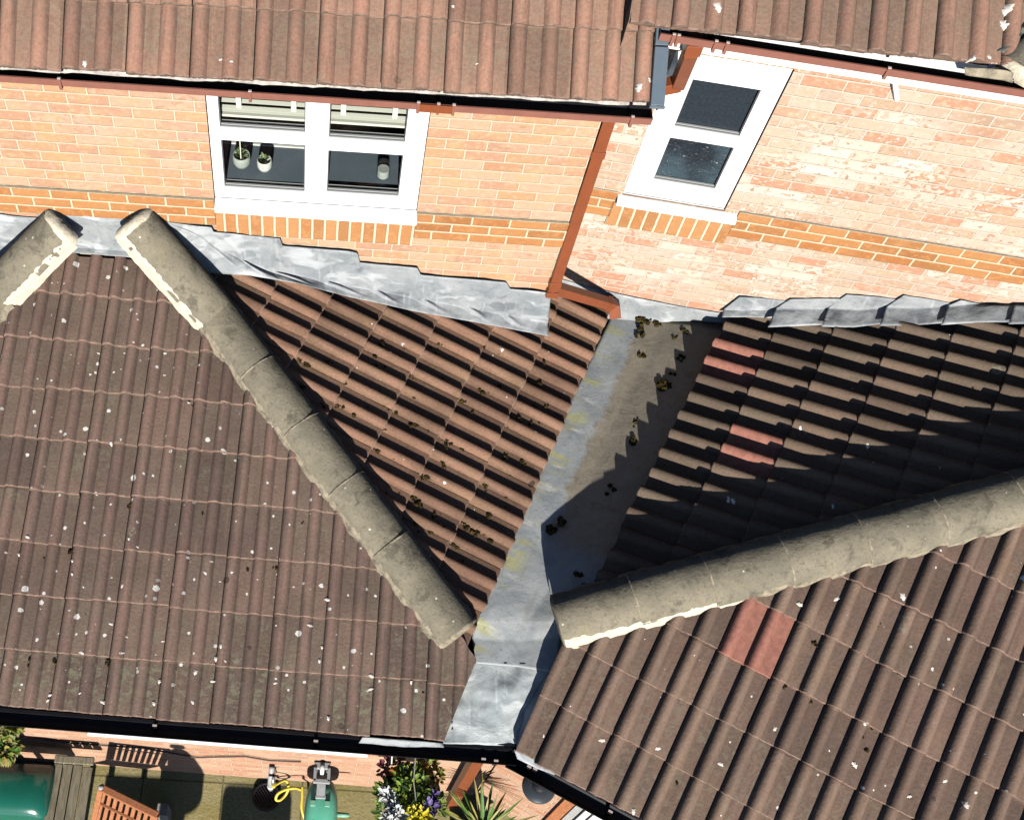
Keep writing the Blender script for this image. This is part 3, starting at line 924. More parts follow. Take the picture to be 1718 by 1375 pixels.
# right house gutter: outer lip at local y -0.335, z 1.315 (top back edge z)
RWo = -WRn
def wr(x_, y_, z_): return WRM @ V((x_, y_, z_))
GZR = 1.497
gutter('gutter', wr(0.16, -0.315, GZR), wr(4.6, -0.315, GZR), RWo, house_r, [M['brown_g'], M['black']])  # inside faces blackened to stand for shade in the channel
for px, py in ((1129, 62), (1137, 63), (1200, 72), (1219, 75), (1490, 115)):
    lx = atr(px, py, -0.41).x
    bracket(house_r, wr(lx, -0.315, GZR), RWo)
MB().box(0.16, 4.6, -0.312, -0.297, 1.33, 1.54).build('fascia', M['white_old'], house_r, WRM)
MB().box(0.16, 4.6, -0.296, -0.001, 1.325, 1.337).build('soffit', M['white_old'], house_r, WRM)
MB().box(0.62, 4.6, -0.024, -0.0015, 1.145, 1.324).build('frieze_board', M['white_old'], house_r, WRM)
# white support tray between tiles and gutter
tr = MB(); tr.grid([[wr(0.17, -0.352, GZR - 0.012), wr(4.6, -0.352, GZR - 0.012)], [wr(0.17, -0.30, GZR + 0.012), wr(4.6, -0.30, GZR + 0.012)], [wr(0.17, -0.1, GZR + 0.12), wr(4.6, -0.1, GZR + 0.12)]])
tr.build('eaves_tray', M['white_old'], house_r, solid=0.003)

# small white peg under the right eaves
pg = MB(); p0, p1 = atr(1499, 128, -0.05), atr(1504, 167, -0.012)
pg.bar(wr(p0.x, -0.05, p0.z), wr(p1.x, -0.012, p1.z), 0.022, 0.022); pg.build('cable_guide', M['white'], house_r)

# downpipe of the right house: swan neck, drop in the corner, shoe across the wall to the valley
PIPE = 0.066
dp = thing('downpipe', 'square brown downpipe dropping down the brick corner with a long foot over the valley', 'downpipe', (0.05, 0.1, -0.9))
def pipe(name, pts, wd, parent, mt, ht=None, up=V((0, 0, 1)), mitre=0.012):
    mb = MB()
    for a, b in zip(pts[:-1], pts[1:]):
        d = (b - a).normalized()
        upv = V((0, -1, 0)) if abs(d.z) > 0.8 else up
        mb.bar(a - d * mitre, b + d * mitre, wd, ht or wd, upv)
    return mb.build(name, mt, parent, bevel=0.004)
def col_(name, p, d, wd, ln, parent, mt='brown'):
    mb = MB(); upv = V((0, -1, 0)) if abs(d.z) > 0.8 else V((0, 0, 1))
    mb.bar(p - d * ln / 2, p + d * ln / 2, wd, wd, upv)
    return mb.build(name, M[mt], parent, bevel=0.003)
ox = atr(1160, 84, -0.37)
n0 = wr(ox.x, -0.37, GZR - 0.05)
n1 = wr(ox.x, -0.37, GZR - 0.12)
q2 = atr(1137, 141, -0.16); n2 = wr(q2.x, -0.16, q2.z)
n3 = V((0.042, 0.03, 0.95))
pipe('swan_neck', [n0, n1, n2, n3], PIPE, dp, M['brown'])
col_('collar', n0.lerp(n1, 0.5), V((0, 0, 1)), PIPE + 0.012, 0.06, dp)
# the straight drop follows the corner seen in the survey
xd, yd = 0.022, 0.036
dtop = V((0.052, 0.036, 0.93)); 
ptop = V((0.042, 0.03, 0.95)); pbot = V((0.038, -0.012, -0.70))
s0 = at(928, 482, V((0, 1, 0)), -0.012)
pbot = V((s0.x, s0.y, s0.z)); pipe('pipe', [ptop, pbot], PIPE, dp, M['brown'])
for zz in (0.56, -0.66, -0.56): col_('collar', ptop.lerp(pbot, (0.95 - zz) / (0.95 - pbot.z)), V((0, 0, 1)), PIPE + 0.010, 0.05, dp)
e0 = at(1030, 512, WRn, WRn.dot(WR_O) - 0.075)
pipe('foot', [s0, e0], PIPE, dp, M['brown'])
ed = (e0 - s0).normalized()
pipe('shoe', [e0, e0 + ed * 0.03 + V((0.0, -0.035, -0.05))], PIPE + 0.008, dp, M['brown'])
col_('collar', e0 - ed * 0.05, ed, PIPE + 0.010, 0.05, dp)

# ------------------------------------------------------------------ lead work
def lead_sheet(name, rows_pts, parent, mt, nu=40, nv=8, amp=0.006, seed=0.0, solid=0.003, folds=None):
    """rows_pts: polylines top to bottom; a dressed sheet stretched over them"""
    rows = []
    nr = len(rows_pts) - 1
    for r in range(nr):
        for j in range(nv + (1 if r == nr - 1 else 0)):
            t = j / nv
            row = []
            for k in range(nu + 1):
                s_ = k / nu
                p = poly_at(rows_pts[r], s_).lerp(poly_at(rows_pts[r + 1], s_), t)
                d = nz(p, 5.5, seed) * amp * 1.6 + nz(p, 17, seed + 2) * amp * 0.7
                if folds:
                    tt = (r + t) / nr
                    f_ = (s_ * folds[0] - tt * folds[1] + 0.35 * nz(p, 3, seed)) % 1.0
                    d += folds[2] * (math.exp(-((f_ - 0.5) / 0.10) ** 2) - 0.3) * math.sin(math.pi * min(tt * 1.15, 1.0))
                row.append(p + V((0, -0.6, 1)) * d)
            rows.append(row)
    mb = MB(); mb.grid(rows)
    return mb.build(name, mt, parent, smooth=True, solid=solid, fix=False)

# valley floor
def vfl(x, y, z): return atz(x, y, z)
VZ = -1.185
left = [PAR.at(1030, 520, -0.014), PAR.at(948, 690, -0.014), PAR.at(878, 850, -0.014), PAR.at(797, 1040, -0.014), atz(792, 1072, -1.195), atz(799, 1112, -1.20)]
mid = [atz(1120, 530, -1.14), atz(1035, 700, -1.14), atz(975, 850, -1.14), atz(890, 1040, -1.16), atz(875, 1075, VZ - 0.004), atz(868, 1118, VZ - 0.01)]
rgt = [atz(1232, 545, -1.03), atz(1137, 720, -1.03), atz(1052, 905, -1.04), atz(948, 1042, -1.11), atz(941, 1070, -1.16), atz(930, 1128, -1.17)]
def vmat():
    O, x, y, z = coords()
    n1 = nois(warp(O, 3, 0.15), 3.5, 5, 0.62, 0.6)
    n2 = nois(O, 20, 5, 0.7)
    # distance across the valley, measured from the left upstand
    a, b = left[0], left[3]
    dx, dy = (b - a).x, (b - a).y
    L = math.hypot(dx, dy)
    dist = (x - a.x) * (-dy / L) + (y - a.y) * (dx / L)
    along = (x - a.x) * (dx / L) + (y - a.y) * (dy / L)
    c = mix(sstep(n1, 0.32, 0.66), (0.27, 0.295, 0.305), (0.38, 0.40, 0.395))
    # lichen-yellow tide marks on the strip beside the cut tiles
    yl = sstep(nois(comb(along * 9.0, dist * 2.0, 0.0), 1.0, 3, 0.6), 0.50, 0.60) * (1.0 - sstep(dist, 0.06, 0.18))
    c = mix(yl * 0.85, c, (0.40, 0.39, 0.19))
    wl = sstep(nois(comb(along * 11.0, dist * 3.0, 4.0), 1.0, 3, 0.6), 0.58, 0.68) * (1.0 - sstep(dist, 0.08, 0.2))
    c = mix(wl * 0.8, c, (0.55, 0.55, 0.52))
    silt = sstep(dist + n1 * 0.22 + (n2 - 0.5) * 0.08, 0.285, 0.34) * (1.0 - sstep(along, 1.75, 1.95)) 
    sc_ = mix(sstep(n2, 0.4, 0.7), (0.285, 0.248, 0.185), (0.225, 0.188, 0.132))
    c = mix(silt * 0.92, c, sc_)
    c = mix(sstep(nois(O, 55, 4, 0.75), 0.55, 0.72) * 0.55, c, (0.11, 0.10, 0.08))
    c = mix(sstep(nois(comb(along * 2.2, dist * 16.0, 1.0), 1.6, 5, 0.7), 0.54, 0.70) * 0.5, c, (0.30, 0.29, 0.25))
    c = mix(sstep(nois(warp(O, 5, 0.15), 7, 4, 0.7), 0.56, 0.70) * silt * 0.6, c, (0.14, 0.12, 0.07))
    return {'Base Color': c, 'bump': (n1 + n2 * 0.4, 0.35, 0.02)}
M['valley'] = mat('valley_lead', vmat, rough=0.6, spec=0.3)
def across(a, m_, b): return [[a[i], m_[i], b[i]] for i in range(len(a))]
lead_sheet('valley_floor', across(left, mid, rgt), ext_l, M['valley'], nu=36, nv=12, amp=0.004, seed=3)
# apron from the lip of the valley down to the gutter
al = [atz(797, 1108, -1.200), atz(772, 1165, -1.24), atz(750, 1218, -1.285), atz(738, 1247, -1.305)]
ar = [atz(934, 1112, -1.165), atz(907, 1142, -1.205), atz(878, 1190, -1.255), atz(864, 1252, -1.305)]
am = [l.lerp(r_, 0.5) + V((0, 0, 0.012 if i_ else -0.012)) for i_, (l, r_) in enumerate(zip(al, ar))]
lead_sheet('valley_apron', [[l_, m_, r_, r_ + V((0.05, 0, -0.012))] for l_, m_, r_ in zip(al, am, ar)], ext_l, M['lead_new'], nu=30, nv=10, amp=0.009, seed=8)
# upstand against the right extension
up0 = [p + V((0.006, 0, 0)) for p in ar]
up1 = [V((x_ + 0.004, y_, PBF.z(x_ + 0.004, y_) + 0.004)) for x_, y_ in ((0.045, -2.22), (-0.02, -2.41), (-0.115, -2.62), (-0.17, -2.76))]
lead_sheet('valley_upstand', [up0, [a.lerp(b, 0.5) for a, b in zip(up0, up1)], up1], ext_l, M['lead'], nu=30, nv=5, amp=0.008, seed=12)
# upstand behind the valley on the right wall
b0 = [wr(a, -0.006, z_) for a, z_ in ((0.10, -0.90), (0.45, -0.99), (0.80, -1.00), (1.13, -0.94))]
b0 = [wr(atr(px, py).x, -0.008, atr(px, py).z) for px, py in ((925, 462), (985, 478), (1050, 494), (1140, 512), (1228, 526))]
b1 = [wr(atr(px, py, -0.02).x, -0.02, -1.13) for px, py in ((930, 500), (985, 508), (1050, 520), (1140, 530), (1222, 543))]
b2 = [p + RWo * 0.05 + V((0, 0, -0.055)) for p in b1]
lead_sheet('wall_flashing', [b0, b1, b2], ext_l, M['lead'], nu=30, nv=6, amp=0.004, seed=20)
# stepped cover flashing above the right valley slope
tops = [(1240, 495), (1325, 499), (1420, 491), (1516, 492), (1612, 500), (1712, 513), (1812, 535)]
for i in range(6):
    (xa, ya), (xb, yb) = tops[i], tops[i + 1]
    ta = atr(xa, ya); tb = atr(xb - 4, yb + (9 if i else 4))
    fa = wr(ta.x - 0.055, -0.012 - i * 0.0006, 0); fb = wr(tb.x - 0.035, -0.012 - i * 0.0006, 0)
    fa.z = PBL.z(fa.x, fa.y) + 0.085; fb.z = PBL.z(fb.x, fb.y) + 0.075
    oa, ob = wr(ta.x - 0.10, -0.16, 0), wr(tb.x - 0.085, -0.14, 0)
    oa.z = PBL.z(oa.x, oa.y) + 0.062; ob.z = PBL.z(ob.x, ob.y) + 0.05
    if i == 0: oa = fa + V((-0.01, -0.05, -0.02)); ob = fb + V((0, -0.06, -0.02))
    for q_ in (fa, oa): q_ += RWo * 0.014 + V((0, 0, 0.014))
    r0 = [wr(ta.x, -0.014, ta.z), wr((ta.x + tb.x) / 2, -0.008, (ta.z + tb.z) / 2 + 0.004), wr(tb.x, -0.008, tb.z)]
    r1 = [fa, fa.lerp(fb, 0.5) + V((0, -0.01, 0.012 * math.sin(i * 2.1))), fb]
    r2 = [oa, oa.lerp(ob, 0.5) + V((0, -0.005, 0.02 * math.sin(i * 1.7 + 1))), ob]
    lead_sheet('step_flashing', [r0, r1, r2], ext_r, M['lead'], nu=24, nv=8, amp=0.008, seed=30 + i, folds=(1.3, 0.4, 0.012))
# flashing along the left wall over the valley slope
tp = [(240, 366), (330, 379), (355, 381), (358, 389), (430, 396), (470, 400), (474, 412), (585, 421), (600, 424), (604, 440), (680, 447), (700, 449), (706, 461), (800, 469), (850, 473), (856, 484), (925, 491)]
bt = [(300, 440), (322, 456), (352, 458), (420, 462), (500, 476), (590, 499), (700, 523), (810, 543), (921, 564)]
fd = [(250, 378), (338, 400), (432, 420), (520, 440), (605, 461), (695, 478), (805, 500), (925, 524)]
r0 = [aty(x_, y_, -0.022) for x_, y_ in tp]
r2 = []
for x_, y_ in bt:
    p = PAR.at(x_, y_, 0.066)
    r2.append(p if p.y < -0.10 else aty(x_, y_, -0.10))
r1 = []
for k_, (x_, y_) in enumerate(fd):
    p = aty(x_, y_, -0.035)
    p.z = max(PAR.z(p.x, p.y) + 0.105, p.z if k_ < 2 else -9)
    r1.append(p)
rows_f = lead_sheet('wall_flashing', [r0, r1, r2], ext_l, M['lead'], nu=170, nv=12, amp=0.010, seed=41, folds=(9, 1.1, 0.022))
# lead saddle at the apex between the two hips
s0_ = [aty(px, py, -0.012) for px, py in ((60, 352), (110, 358), (160, 364), (215, 368), (270, 376))]
s1_ = [V((p.x, -0.025, PA.z(p.x, -0.02) + 0.085)) for p in s0_]
s2_ = [PA.at(px, py, 0.078) for px, py in ((58, 424), (110, 423), (160, 427), (212, 431), (262, 440))]
lead_sheet('apex_flashing', [s0_, s1_, s2_], ext_l, M['lead'], nu=30, nv=6, amp=0.005, seed=50)
f0 = [aty(px, py, -0.010) for px, py in ((-220, 330), (-60, 350), (20, 362), (75, 366))]
f1 = [V((p.x, -0.018, PAL.z(p.x, -0.02) + 0.05)) for p in f0]
f2 = [V((p.x, -0.16, PAL.z(p.x, -0.16) + 0.05)) for p in f0]
lead_sheet('wall_flashing', [f0, f1, f2], ext_l, M['lead'], nu=24, nv=5, amp=0.006, seed=55)

# ------------------------------------------------------------------ extension walls, gutters
WA_AZ = R(-1.03)
WAM = Matrix.Translation(V((-2.0, -2.45, 0))) @ Matrix.Rotation(WA_AZ, 4, 'Z')
WAn = V((-math.sin(WA_AZ), math.cos(WA_AZ), 0))
WAMi = WAM.inverted()
def ata(x, y, off=0.0): return WAMi @ at(x, y, WAn, WAn.dot(V((-2.0, -2.45, 0))) + off)
wn0, wn1 = ata(150, 1222, -0.05).x, ata(616, 1262, -0.05).x
sill_z = -2.35
wall('wall', -5.0, 1.95, ZG, -1.45, 0.25, [(wn0 + 0.05, wn1 - 0.05, sill_z, -1.55)], M['brick_low'], ext_l, WAM)
wl_ = window(ext_l, (wn0 + 0.052, wn1 - 0.052, sill_z + 0.002, -1.552), [(wn0 + 0.12, (wn0 + wn1) / 2 - 0.05, sill_z + 0.08, -1.62), ((wn0 + wn1) / 2 + 0.05, wn1 - 0.12, sill_z + 0.08, -1.62)], WAM, 0.03, M['obscure2'], 0,
             (wn0, wn1, sill_z - 0.065, sill_z, 0.10))
# right extension wall
WB_AZ = R(-25.57)
wbo = V((-0.06, -2.505, 0))
WBM = Matrix.Translation(wbo) @ Matrix.Rotation(WB_AZ, 4, 'Z')
wall('wall', 0.0, 5.0, ZG, -1.45, 0.25, [], M['brick_low'], ext_r, WBM)
# closed bodies under the tiles so no light leaks through
bd = MB(); bd.box(-5.0, 1.7, 0.26, 2.2, ZG, -1.5, 0, WAM); bd.build('inner_body', M['felt'], ext_l)
bd = MB(); bd.box(0.3, 4.8, 0.26, 2.0, ZG, -1.3, 0, WBM); bd.build('inner_body', M['felt'], ext_r)
# gutters (black half round)
GAo = -WAn
ge = PA.org
def eaveA(x): return V((x, 0, 0)) 
pa0 = PA.M @ V((-5.2, 0, -0.02)); pa1 = PA.M @ V((-0.24 - PA.org.x, 0, -0.02))
base = PA.eh * (PA.u0 + 0.012)
ea = PA.e1
g0 = base + ea * -5.2 + V((0, 0, -1.300)); g1 = base + ea * -0.115 + V((0, 0, -1.300))
gutter('gutter', g0, g1, -PA.eh, ext_l, [M['black'], M['black']], 0.112, 0.058, sq=False)
gb = PBF.eh * (PBF.u0 - PBF.g * math.cos(PBF.pi) + 0.012)
c0 = gb + PBF.e1 * (PBF.e1.dot(V((-0.165, -2.83, 0))) - 0.05) + V((0, 0, -1.305)); c1 = gb + PBF.e1 * 4.5 + V((0, 0, -1.305))
gutter('gutter', c0, c1, -PBF.eh, ext_r, [M['black'], M['black']], 0.112, 0.058, sq=False)
MB().box(-5.0, 1.85, -0.27, -0.252, -1.44, -1.31).build('fascia', M['black'], ext_l, WAM)
MB().box(0.0, 4.8, -0.27, -0.252, -1.44, -1.31).build('fascia', M['black'], ext_r, WBM)
MB().box(-5.0, 1.85, -0.251, -0.001, -1.46, -1.448).build('soffit', M['black'], ext_l, WAM)
MB().box(0.0, 4.8, -0.251, -0.001, -1.46, -1.448).build('soffit', M['black'], ext_r, WBM)
for px, py, par in ((260, 1216, ext_l), (530, 1242, ext_l), (811, 1272, ext_l), (832, 1275, ext_l)):
    p = at(px, py, V((0, 0, 1)), -1.30)
    bracket(par, V((p.x, p.y, -1.30)) + PA.eh * 0.108, -PA.eh, 0.112, 0.06, 'black', 0.022)
for px, py in ((888, 1285), (898, 1289), (1024, 1360)):
    p = at(px, py, V((0, 0, 1)), -1.305)
    bracket(ext_r, V((p.x, p.y, -1.305)) + PBF.eh * 0.108, -PBF.eh, 0.112, 0.06, 'black', 0.022)
# torn lead strips hanging into the gutter
lead_sheet('gutter_lead', [[atz(608, 1236, -1.265), atz(680, 1240, -1.27), atz(742, 1246, -1.28)], [atz(602, 1246, -1.30), atz(680, 1252, -1.30), atz(745, 1253, -1.30)]], ext_l, M['lead'], nu=24, nv=4, amp=0.008, seed=60)
lead_sheet('gutter_lead', [[atz(862, 1256, -1.270), atz(900, 1271, -1.275), atz(936, 1290, -1.275)], [atz(868, 1272, -1.295), atz(900, 1288, -1.295), atz(930, 1299, -1.295)]], ext_r, M['lead'], nu=20, nv=4, amp=0.006, seed=63)

# ------------------------------------------------------------------ things in and behind the left window
def slat_blind(px0, px1, label, z0):
    t = thing('venetian_blind', label, 'blind', V(((px0 + px1) / 2, 0.115, 0.95)), 'slatted blinds in the left window')
    mb = MB()
    z = 0.96; k = 0
    while z > z0:
        st = 0.050 if z > 0.64 else 0.018
        tl = 0.003
        zz = z + 0.0
        mb.grid([[V((px0, 0.106, zz - tl)), V((px1, 0.106, zz - tl))], [V((px0, 0.118, zz)), V((px1, 0.118, zz))], [V((px0, 0.130, zz + tl)), V((px1, 0.130, zz + tl))]])
        z -= st
    mb.build('slats', M['cream'], t, solid=0.003, fix=False)
    b = MB().box(px0, px1, 0.098, 0.138, z0 - 0.018, z0 - 0.002); b.build('bottom_rail', M['cream'], t)
    for f in (0.22, 0.80):
        xx = lerp(px0, px1, f)
        MB().box(xx - 0.014, xx + 0.014, 0.090, 0.094, 0.63, 0.96).build('ladder_tape', M['cream'], t)
    return t
slat_blind(-2.03, -1.52, 'cream slatted blind behind the left pair of panes', 0.575)
slat_blind(-1.46, -0.98, 'cream slatted blind behind the right pair of panes', 0.575)

M['pot_grey'] = noisy('pot_glaze', (0.42, 0.45, 0.40), (0.36, 0.39, 0.35), 20, 0.5)
M['pot_white'] = noisy('pot_patterned', (0.66, 0.68, 0.60), (0.10, 0.10, 0.09), 60, 0.5, lo=0.62, hi=0.66)
M['succ'] = noisy('succulent', (0.10, 0.16, 0.06), (0.30, 0.36, 0.16), 30, 0.6)
M['wax'] = noisy('candle_wax', (0.62, 0.62, 0.58), (0.55, 0.56, 0.54), 20, 0.6)
M['soil'] = noisy('potting_soil', (0.025, 0.018, 0.012), (0.05, 0.038, 0.026), 60, 1.0)
def leaf_blade(mb, base, dirv, ln, wd, bend, mi=0, n=5, up=V((0, 0, 1))):
    side = dirv.cross(up)
    if side.length < 0.05: side = dirv.cross(V((1, 0, 0)))
    side.normalize()
    nrm = side.cross(dirv).normalized()
    rows = []
    for k in range(n + 1):
        t = k / n
        p = base + dirv * ln * t + nrm * (-bend * ln * t * t)
        wv = wd * (math.sin(math.pi * min(0.12 + 0.88 * t, 1.0)) ** 0.7 if t < 1 else 0.0)
        rows.append([p - side * wv / 2, p + nrm * (-0.12 * wv), p + side * wv / 2])
    mb.grid(rows, mi)
def plant_pot(loc, r, h, potm, label, leaves, lw, seed):
    t = thing('plant_pot', label, 'plant pot', loc)
    rd = random.Random(seed)
    mb = MB(); mb.lathe([(0.0, 0), (r * 0.72, 0), (r * 0.98, h * 0.35), (r, h * 0.75), (r * 0.94, h), (r * 0.85, h), (r * 0.86, h * 0.8), (0, h * 0.8)], Matrix.Translation(loc), 22)
    mb.build('pot', potm, t, smooth=True)
    mb = MB()
    for k in range(leaves):
        a = k * 2.4 + rd.uniform(-.2, .2); el = rd.uniform(0.3, 1.2)
        leaf_blade(mb, loc + V((0, 0, h * 0.85)), V((math.cos(a) * math.cos(el), math.sin(a) * math.cos(el), math.sin(el))), rd.uniform(0.7, 1.1) * r * 1.1, lw, 0.25)
    mb.build('leaves', M['succ'], t, fix=False)
    return t
p = at(395, 281, V((0, 0, 1)), 0.036)
plant_pot(V((-1.935, 0.205, 0.073)), 0.052, 0.085, M['pot_grey'], 'small grey hanging pot with pale spiky succulent behind the lower left pane', 16, 0.018, 1)
plant_pot(V((-1.80, 0.185, 0.073)), 0.044, 0.078, M['pot_white'], 'small white patterned pot with a green succulent, right of the grey pot', 18, 0.016, 2)
cj = thing('candle_jar', 'clear glass jar with a white candle behind the lower right pane', 'candle', V((-1.105, 0.19, 0.073)))
mb = MB(); mb.lathe([(0.0, 0.004), (0.034, 0.004), (0.034, 0.06), (0.0, 0.06)], Matrix.Translation(V((-1.105, 0.19, 0.073))), 20); mb.build('candle', M['wax'], cj)
mb = MB(); mb.lathe([(0.038, 0.0), (0.040, 0.05), (0.036, 0.11)], Matrix.Translation(V((-1.105, 0.19, 0.073))), 20); mb.build('jar', M['jar_glass'], cj, smooth=True, fix=False)
MB().bar(V((-1.935, 0.18, 0.12)), V((-1.935, 0.17, 0.6)), 0.006, 0.006).build('blind_cord', M['cream'], bpy.data.objects['venetian_blind'])

# ------------------------------------------------------------------ garden strip below the eaves
def leafy(name, spots, n, size, mats, parent, seed, squash=1.0, spread=None):
    """many single leaves scattered through a volume"""
    rd = random.Random(seed)
    mb = MB()
    for k in range(n):
        c, r_ = spots[rd.randrange(len(spots))]
        while True:
            o = V((rd.uniform(-1, 1), rd.uniform(-1, 1), rd.uniform(-1, 1)))
            if 0.25 < o.length < 1: break
        p = c + V((o.x * r_, o.y * r_, o.z * r_ * squash))
        d = (o.normalized() + V((rd.uniform(-.7, .7), rd.uniform(-.7, .7), rd.uniform(-.2, .8)))).normalized()
        s_ = size * rd.uniform(0.6, 1.3)
        leaf_blade(mb, p, d, s_, s_ * 0.55, rd.uniform(0, .5), rd.randrange(len(mats)), 3)
    return mb.build(name, mats, parent, fix=False)
def leafmat(n, a, b):
    return noisy(n, a, b, 25, 0.55, spec=0.3, bump=0.2)
M['lf_lime'] = leafmat('leaf_lime', (0.16, 0.24, 0.030), (0.24, 0.30, 0.05))
M['lf_green'] = leafmat('leaf_green', (0.060, 0.14, 0.022), (0.10, 0.19, 0.03))
M['lf_dark'] = leafmat('leaf_dark', (0.022, 0.045, 0.012), (0.04, 0.07, 0.02))
M['lf_gold'] = leafmat('leaf_gold', (0.24, 0.20, 0.045), (0.34, 0.27, 0.07))
M['lf_pale'] = leafmat('leaf_pale', (0.36, 0.33, 0.13), (0.24, 0.24, 0.08))
M['pt_white'] = leafmat('petal_white', (0.72, 0.72, 0.68), (0.62, 0.62, 0.58))
M['pt_yellow'] = leafmat('petal_yellow', (0.66, 0.56, 0.03), (0.58, 0.44, 0.02))
M['pt_violet'] = leafmat('petal_violet', (0.17, 0.13, 0.33), (0.10, 0.07, 0.20))
M['pt_purple'] = leafmat('leaf_purple', (0.14, 0.035, 0.06), (0.22, 0.06, 0.07))
M['pt_orange'] = leafmat('petal_orange', (0.45, 0.20, 0.02), (0.36, 0.13, 0.02))
M['wood_grey'] = noisy('weathered_wood', (0.30, 0.255, 0.17), (0.17, 0.145, 0.095), 8, 0.85, stretch=(9, 1.2, 9), bump=0.4)
M['wood_pale'] = noisy('silvered_wood', (0.42, 0.38, 0.32), (0.30, 0.27, 0.22), 8, 0.85, stretch=(2, 9, 9), bump=0.3)
M['wood_red'] = noisy('stained_wood', (0.42, 0.17, 0.075), (0.31, 0.115, 0.05), 10, 0.6, stretch=(6, 6, 1.2), bump=0.2)
M['green_gloss'] = noisy('green_enamel', (0.010, 0.105, 0.070), (0.014, 0.12, 0.082), 4, 0.16, spec=0.6)
M['green_pl'] = noisy('green_plastic', (0.14, 0.56, 0.36), (0.22, 0.64, 0.46), 7, 0.38, spec=0.5)
M['green_lt'] = mat('green_clip', col=(0.22, 0.48, 0.33), rough=0.4)
M['grey_pl'] = noisy('grey_plastic', (0.34, 0.34, 0.33), (0.42, 0.42, 0.41), 14, 0.45)
M['yellow_h'] = noisy('yellow_hose', (0.66, 0.50, 0.055), (0.72, 0.58, 0.10), 20, 0.4, spec=0.4)
M['steel'] = mat('worn_steel', col=(0.5, 0.49, 0.46), rough=0.35, metal=0.8)
M['dark_iron'] = mat('dark_iron', col=(0.012, 0.012, 0.016), rough=0.6)
M['lamp_grey'] = noisy('lamp_grey', (0.030, 0.038, 0.045), (0.045, 0.055, 0.062), 12, 0.45)
M['cable'] = mat('grey_cable', col=(0.10, 0.07, 0.06), rough=0.6)

# brown downpipe of the left extension
t = thing('downpipe', 'square brown downpipe on the garden wall below the black gutter corner', 'downpipe', V((-0.45, -2.55, ZG)))
pp = at(783, 1302, WAn, WAn.dot(V((-2.0, -2.45, 0))) - 0.10)
pz = V((pp.x, pp.y, -1.60)); 
pipe('pipe', [pz, V((pp.x, pp.y, ZG + 0.12))], 0.075, t, M['brown'])
col_('collar', V((pp.x, pp.y, -1.98)), V((0, 0, 1)), 0.088, 0.07, t)
pipe('outlet', [V((pp.x + 0.02, pp.y - 0.06, -1.38)), V((pp.x, pp.y, -1.60))], 0.075, t, M['brown'])
# round black lamp on the right wall
lp = atz(904, 1319, -1.98)
t = thing('wall_lamp', 'round black lamp with a wide brim under the gutter of the right extension', 'lamp', V((lp.x, lp.y, -2.1)))
LMx = Matrix.Translation(V((lp.x, lp.y, -1.98)))
mb = MB(); mb.lathe([(0.098, -0.012), (0.104, 0.0), (0.098, 0.008), (0.06, 0.022), (0.045, 0.024)], LMx, 32); mb.build('brim', M['lamp_grey'], t, smooth=True)
mb = MB(); mb.lathe([(0.045, 0.02), (0.045, 0.05), (0.036, 0.062), (0.0, 0.064)], LMx, 24); mb.build('cap', M['dark_iron'], t, smooth=True)
wp = WBM.inverted() @ lp
MB().bar(V((lp.x, lp.y, -2.0)), WBM @ V((wp.x, -0.002, -2.0)), 0.03, 0.03).build('arm', M['dark_iron'], t)
mb = MB(); mb.lathe([(0.0, -0.10), (0.05, -0.09), (0.06, -0.03), (0.055, -0.012)], LMx, 20); mb.build('globe', M['grey_pl'], t, smooth=True)
# white door frame on the right wall
def atb(x, y, off=0.0):
    n_ = V((-math.sin(WB_AZ), math.cos(WB_AZ), 0))
    return WBM.inverted() @ at(x, y, n_, n_.dot(wbo) + off)
j0, j1 = atb(952, 1365, -0.04).x, atb(1003, 1365, -0.04).x
t = thing('glazed_door', 'white framed door at the wall foot below the right gutter', 'door', WBM @ V((0.9, -0.03, ZG)))
for a, b, yy, mt in ((j0, j0 + 0.05, -0.035, 'grey_pl'), (j0 + 0.058, j0 + 0.10, -0.055, 'white_old'), (j0 + 0.108, j0 + 0.17, -0.07, 'white')):
    MB().box(a, b, yy, -0.001, ZG, -1.6, 0, WBM).build('jamb', M[mt], t, bevel=0.003)
MB().box(j0 + 0.175, j0 + 0.9, -0.03, -0.002, ZG, -1.65, 0, WBM).build('door_leaf', M['white_old'], t)
MB().box(j0 - 0.075, j0 - 0.006, -0.028, -0.001, ZG, -1.6, 0, WBM).build('timber_post', M['wood_red'], t)
MB().box(j0 + 0.012, j0 + 0.038, -0.06, -0.036, -2.05, -2.0, 0, WBM).build('hinge', M['dark_iron'], t)

# hose reel with its pivot bracket on the wall
hb = at(541, 1283, WAn, WAn.dot(V((-2.0, -2.45, 0))) - 0.03)
HZ = hb.z - 0.02
t = thing('hose_reel', 'bright green hose reel casing hung from a grey pivot bracket on the garden wall', 'hose reel', V((hb.x, hb.y - 0.25, HZ - 0.3)))
def casing(mb, c, L, W_, Hh, mi=0, n=22):
    rows = []
    for i in range(n + 1):
        th = math.pi * i / n
        r_ = []
        for k in range(33):
            ph = 2 * math.pi * k / 32
            cx_, sx_ = math.cos(ph), math.sin(ph)
            e = 0.55
            px_ = (abs(cx_) ** e) * (1 if cx_ > 0 else -1); pz_ = (abs(sx_) ** e) * (1 if sx_ > 0 else -1)
            yy = -math.cos(th); rr = max(math.sin(th), 0.0) ** 0.42
            r_.append(c + V((px_ * W_ / 2 * rr, yy * L / 2, pz_ * Hh / 2 * rr)))
        rows.append(r_)
    mb.grid(rows, mi)
RC = V((hb.x + 0.01, hb.y - 0.315, HZ - 0.20))
mb = MB(); casing(mb, RC, 0.50, 0.235, 0.40); mb.build('casing', M['green_pl'], t, smooth=True)
